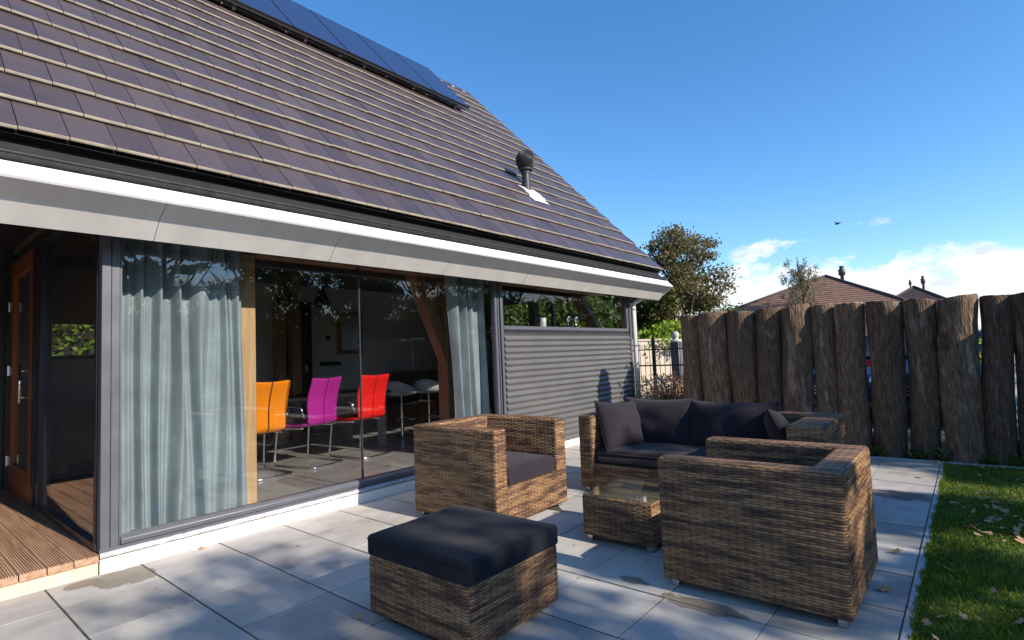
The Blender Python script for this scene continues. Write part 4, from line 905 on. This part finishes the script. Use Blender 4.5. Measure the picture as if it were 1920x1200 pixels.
def car(x,y,mat,label,letter):
    t=empty('parked_car',(x,y,-.06),0,label,'car','cars parked behind the log fence')
    W=.86
    low=[(0,.28),(-.02,.45),(.02,.68),(.10,.80),(1.05,1.0),(1.75,1.42),(3.1,1.46),(3.9,1.05),(4.15,1.0),(4.25,.6),(4.2,.28)]
    MB().prism(low,'y',-W,W).build('body',M[mat],t,bevel=.07,seg=3,smooth=True)
    MB().add([(1.12,-.70,1.03),(1.12,.70,1.03),(1.72,.60,1.40),(1.72,-.60,1.40)],[(0,1,2,3)]).build('windscreen',M['carglass'],t,loc=(-.035,0,.035))
    for s in(-1,1): MB().prism([(1.25,1.03),(1.80,1.37),(3.0,1.40),(3.55,1.06)],'y',s*(W-.005),s*(W+.006)).build('side_window',M['carglass'],t)
    for s in(-1,1): MB().lathe([(0,-.03),(.08,-.025),(.12,.02),(.1,.05)],(.06,s*.66,.67),14,'x').build('headlight',M['chrome'],t,smooth=True)
    for k in range(3): MB().box(-.032,-.012,-.42,.42,.50+k*.055,.522+k*.055).build('grille_bar',M['chrome'],t)
    MB().box(-.03,-.012,-.26,.26,.82-.10,.93-.10).build('plate',M['rubber'],t)
    for xx in(.85,3.4):
        for s in(-1,1):
            wl=MB().lathe([(.2,-.1),(.31,-.1),(.33,-.07),(.33,.07),(.31,.1),(.2,.1)],(xx,s*(W-.08),.33),22,'y').build('wheel',M['tyre'],t,smooth=True); MB().lathe([(0,-.09),(.2,-.095),(.2,.095),(0,.09)],(xx,s*(W-.08),.33),14,'y').build('rim',M['steel'],wl,smooth=True)
    if letter:
        cu=bpy.data.curves.new('letter','FONT'); cu.body='B'; cu.size=.16; cu.extrude=.004; cu.align_x='CENTER'
        tmp=bpy.data.objects.new('tmp',cu); C.objects.link(tmp); bpy.context.view_layer.update()
        me=bpy.data.meshes.new_from_object(tmp); bpy.data.objects.remove(tmp); me.materials.clear(); me.materials.append(M['white'])
        o=bpy.data.objects.new('plate_letter',me); C.objects.link(o); o.parent=t; o.location=(-.045,letter,.775); o.rotation_euler=(R(90),0,R(-90))
    return t
car(10.0,.52,'car1','dark blue car with letter B on its front glimpsed between the right logs',-.10)
c2=car(10.1,1.85,'car2','blue car glimpsed through gaps between the middle logs',0)
MB().box(-.034,-.014,-.66,-.54,.93,1.03).build('badge',M['redlamp'],c2)
# bird
t=empty('bird',(34.0,5.1,7.7),R(60),'small dark bird in flight against the blue sky','bird')
b=MB().lathe([(0,-.16),(.03,-.12),(.055,-.02),(.05,.06),(.03,.11),(.028,.14),(0,.19)],(0,0,0),10,'x')
b.add([(-.05,0,.02),(.07,0,.02),(.05,.19,.10),(-.02,.20,.10),(-.02,.40,.05)],[(0,1,2,3),(3,2,4)]); b.add([(-.05,0,.02),(.07,0,.02),(.05,-.19,.10),(-.02,-.20,.10),(-.02,-.40,.05)],[(1,0,3,2),(2,3,4)]); b.add([(-.14,-.01,0),(-.14,.01,0),(-.26,.05,0),(-.26,-.05,0)],[(0,1,2,3)])
b.build('body',M['rubber'],t)

# ------------------------------------------------------------------ trees behind the camera: they stand opposite the glass front and throw the dappled shade
SHADE=[(2.3,-9.3,8.7,(2.1,1.5,1.9),6500,91,.45),(5.4,-8.8,7.6,(1.9,1.6,1.6),13500,92,.35),(8.2,-9.2,7.0,(2.0,1.8,1.8),11000,93,.33),(11.9,-8.8,8.0,(2.3,2.0,2.6),18000,94,.3),(15.8,-9.5,9.0,(2.4,2.0,3.0),15000,95,.3),(21.0,-9,9.0,(2.6,2.0,3.2),12000,96,.3),(27,-9.5,8.6,(2.8,2.0,3.0),11000,97,.3),(33,-9.5,8.6,(2.8,2.0,3.0),11000,98,.3)]
for i,(x,y,h_,cr,n,sd,zl) in enumerate(SHADE):
    tree('garden_oak',x,y,GZ,h_,cr,n,.085,'green','tall leafy oak standing opposite the glass front, seen only in reflection',seed=sd,trunkr=.13,nb=24,clump=.19,open_=1.6,zlo=zl,group='oaks opposite the glass front')
for i in range(13):
    tree('garden_hazel',2.4+2.7*i,-9.8-.5*(i%2),GZ,(4.75 if i<3 else 5.3)+.35*math.sin(i*2.1),(1.9,1.3,1.6),7000,.085,'green','bushy hazel between the oaks opposite the glass front, seen only in reflection',seed=110+i,trunkr=.07,nb=20,clump=.3,open_=.6,zlo=.15,group='hazels opposite the glass front')
t=empty('rear_hedge',(0,25,GZ),0,'sunlit green hedge far behind the house, seen through the rear window','hedge'); b=MB(); q=random.Random(6)
for i in range(14): leafcloud(b,-1+1.1*i,q.uniform(-.3,.3),1.9,.8,.6,2.0,420,.13,q)
b.build('foliage',M['bright'],t,fixn=False); MB().box(-1.5,14.5,.1,.5,0,3.5).build('woody_core',M['soil'],t)
t=empty('tall_hedge',(0,-12,GZ),0,'tall clipped dark hedge behind the garden, seen only in reflection','hedge'); b=MB(); q=random.Random(5)
for i in range(82):
    leafcloud(b,-6+.62*i,q.uniform(-.3,.3),1.7,.6,.5,1.9,330,.12,q)
b.build('foliage',M['green'],t,fixn=False)
MB().box(-6.2,44.5,-.15,.15,0,3.1).build('woody_core',M['soil'],t)
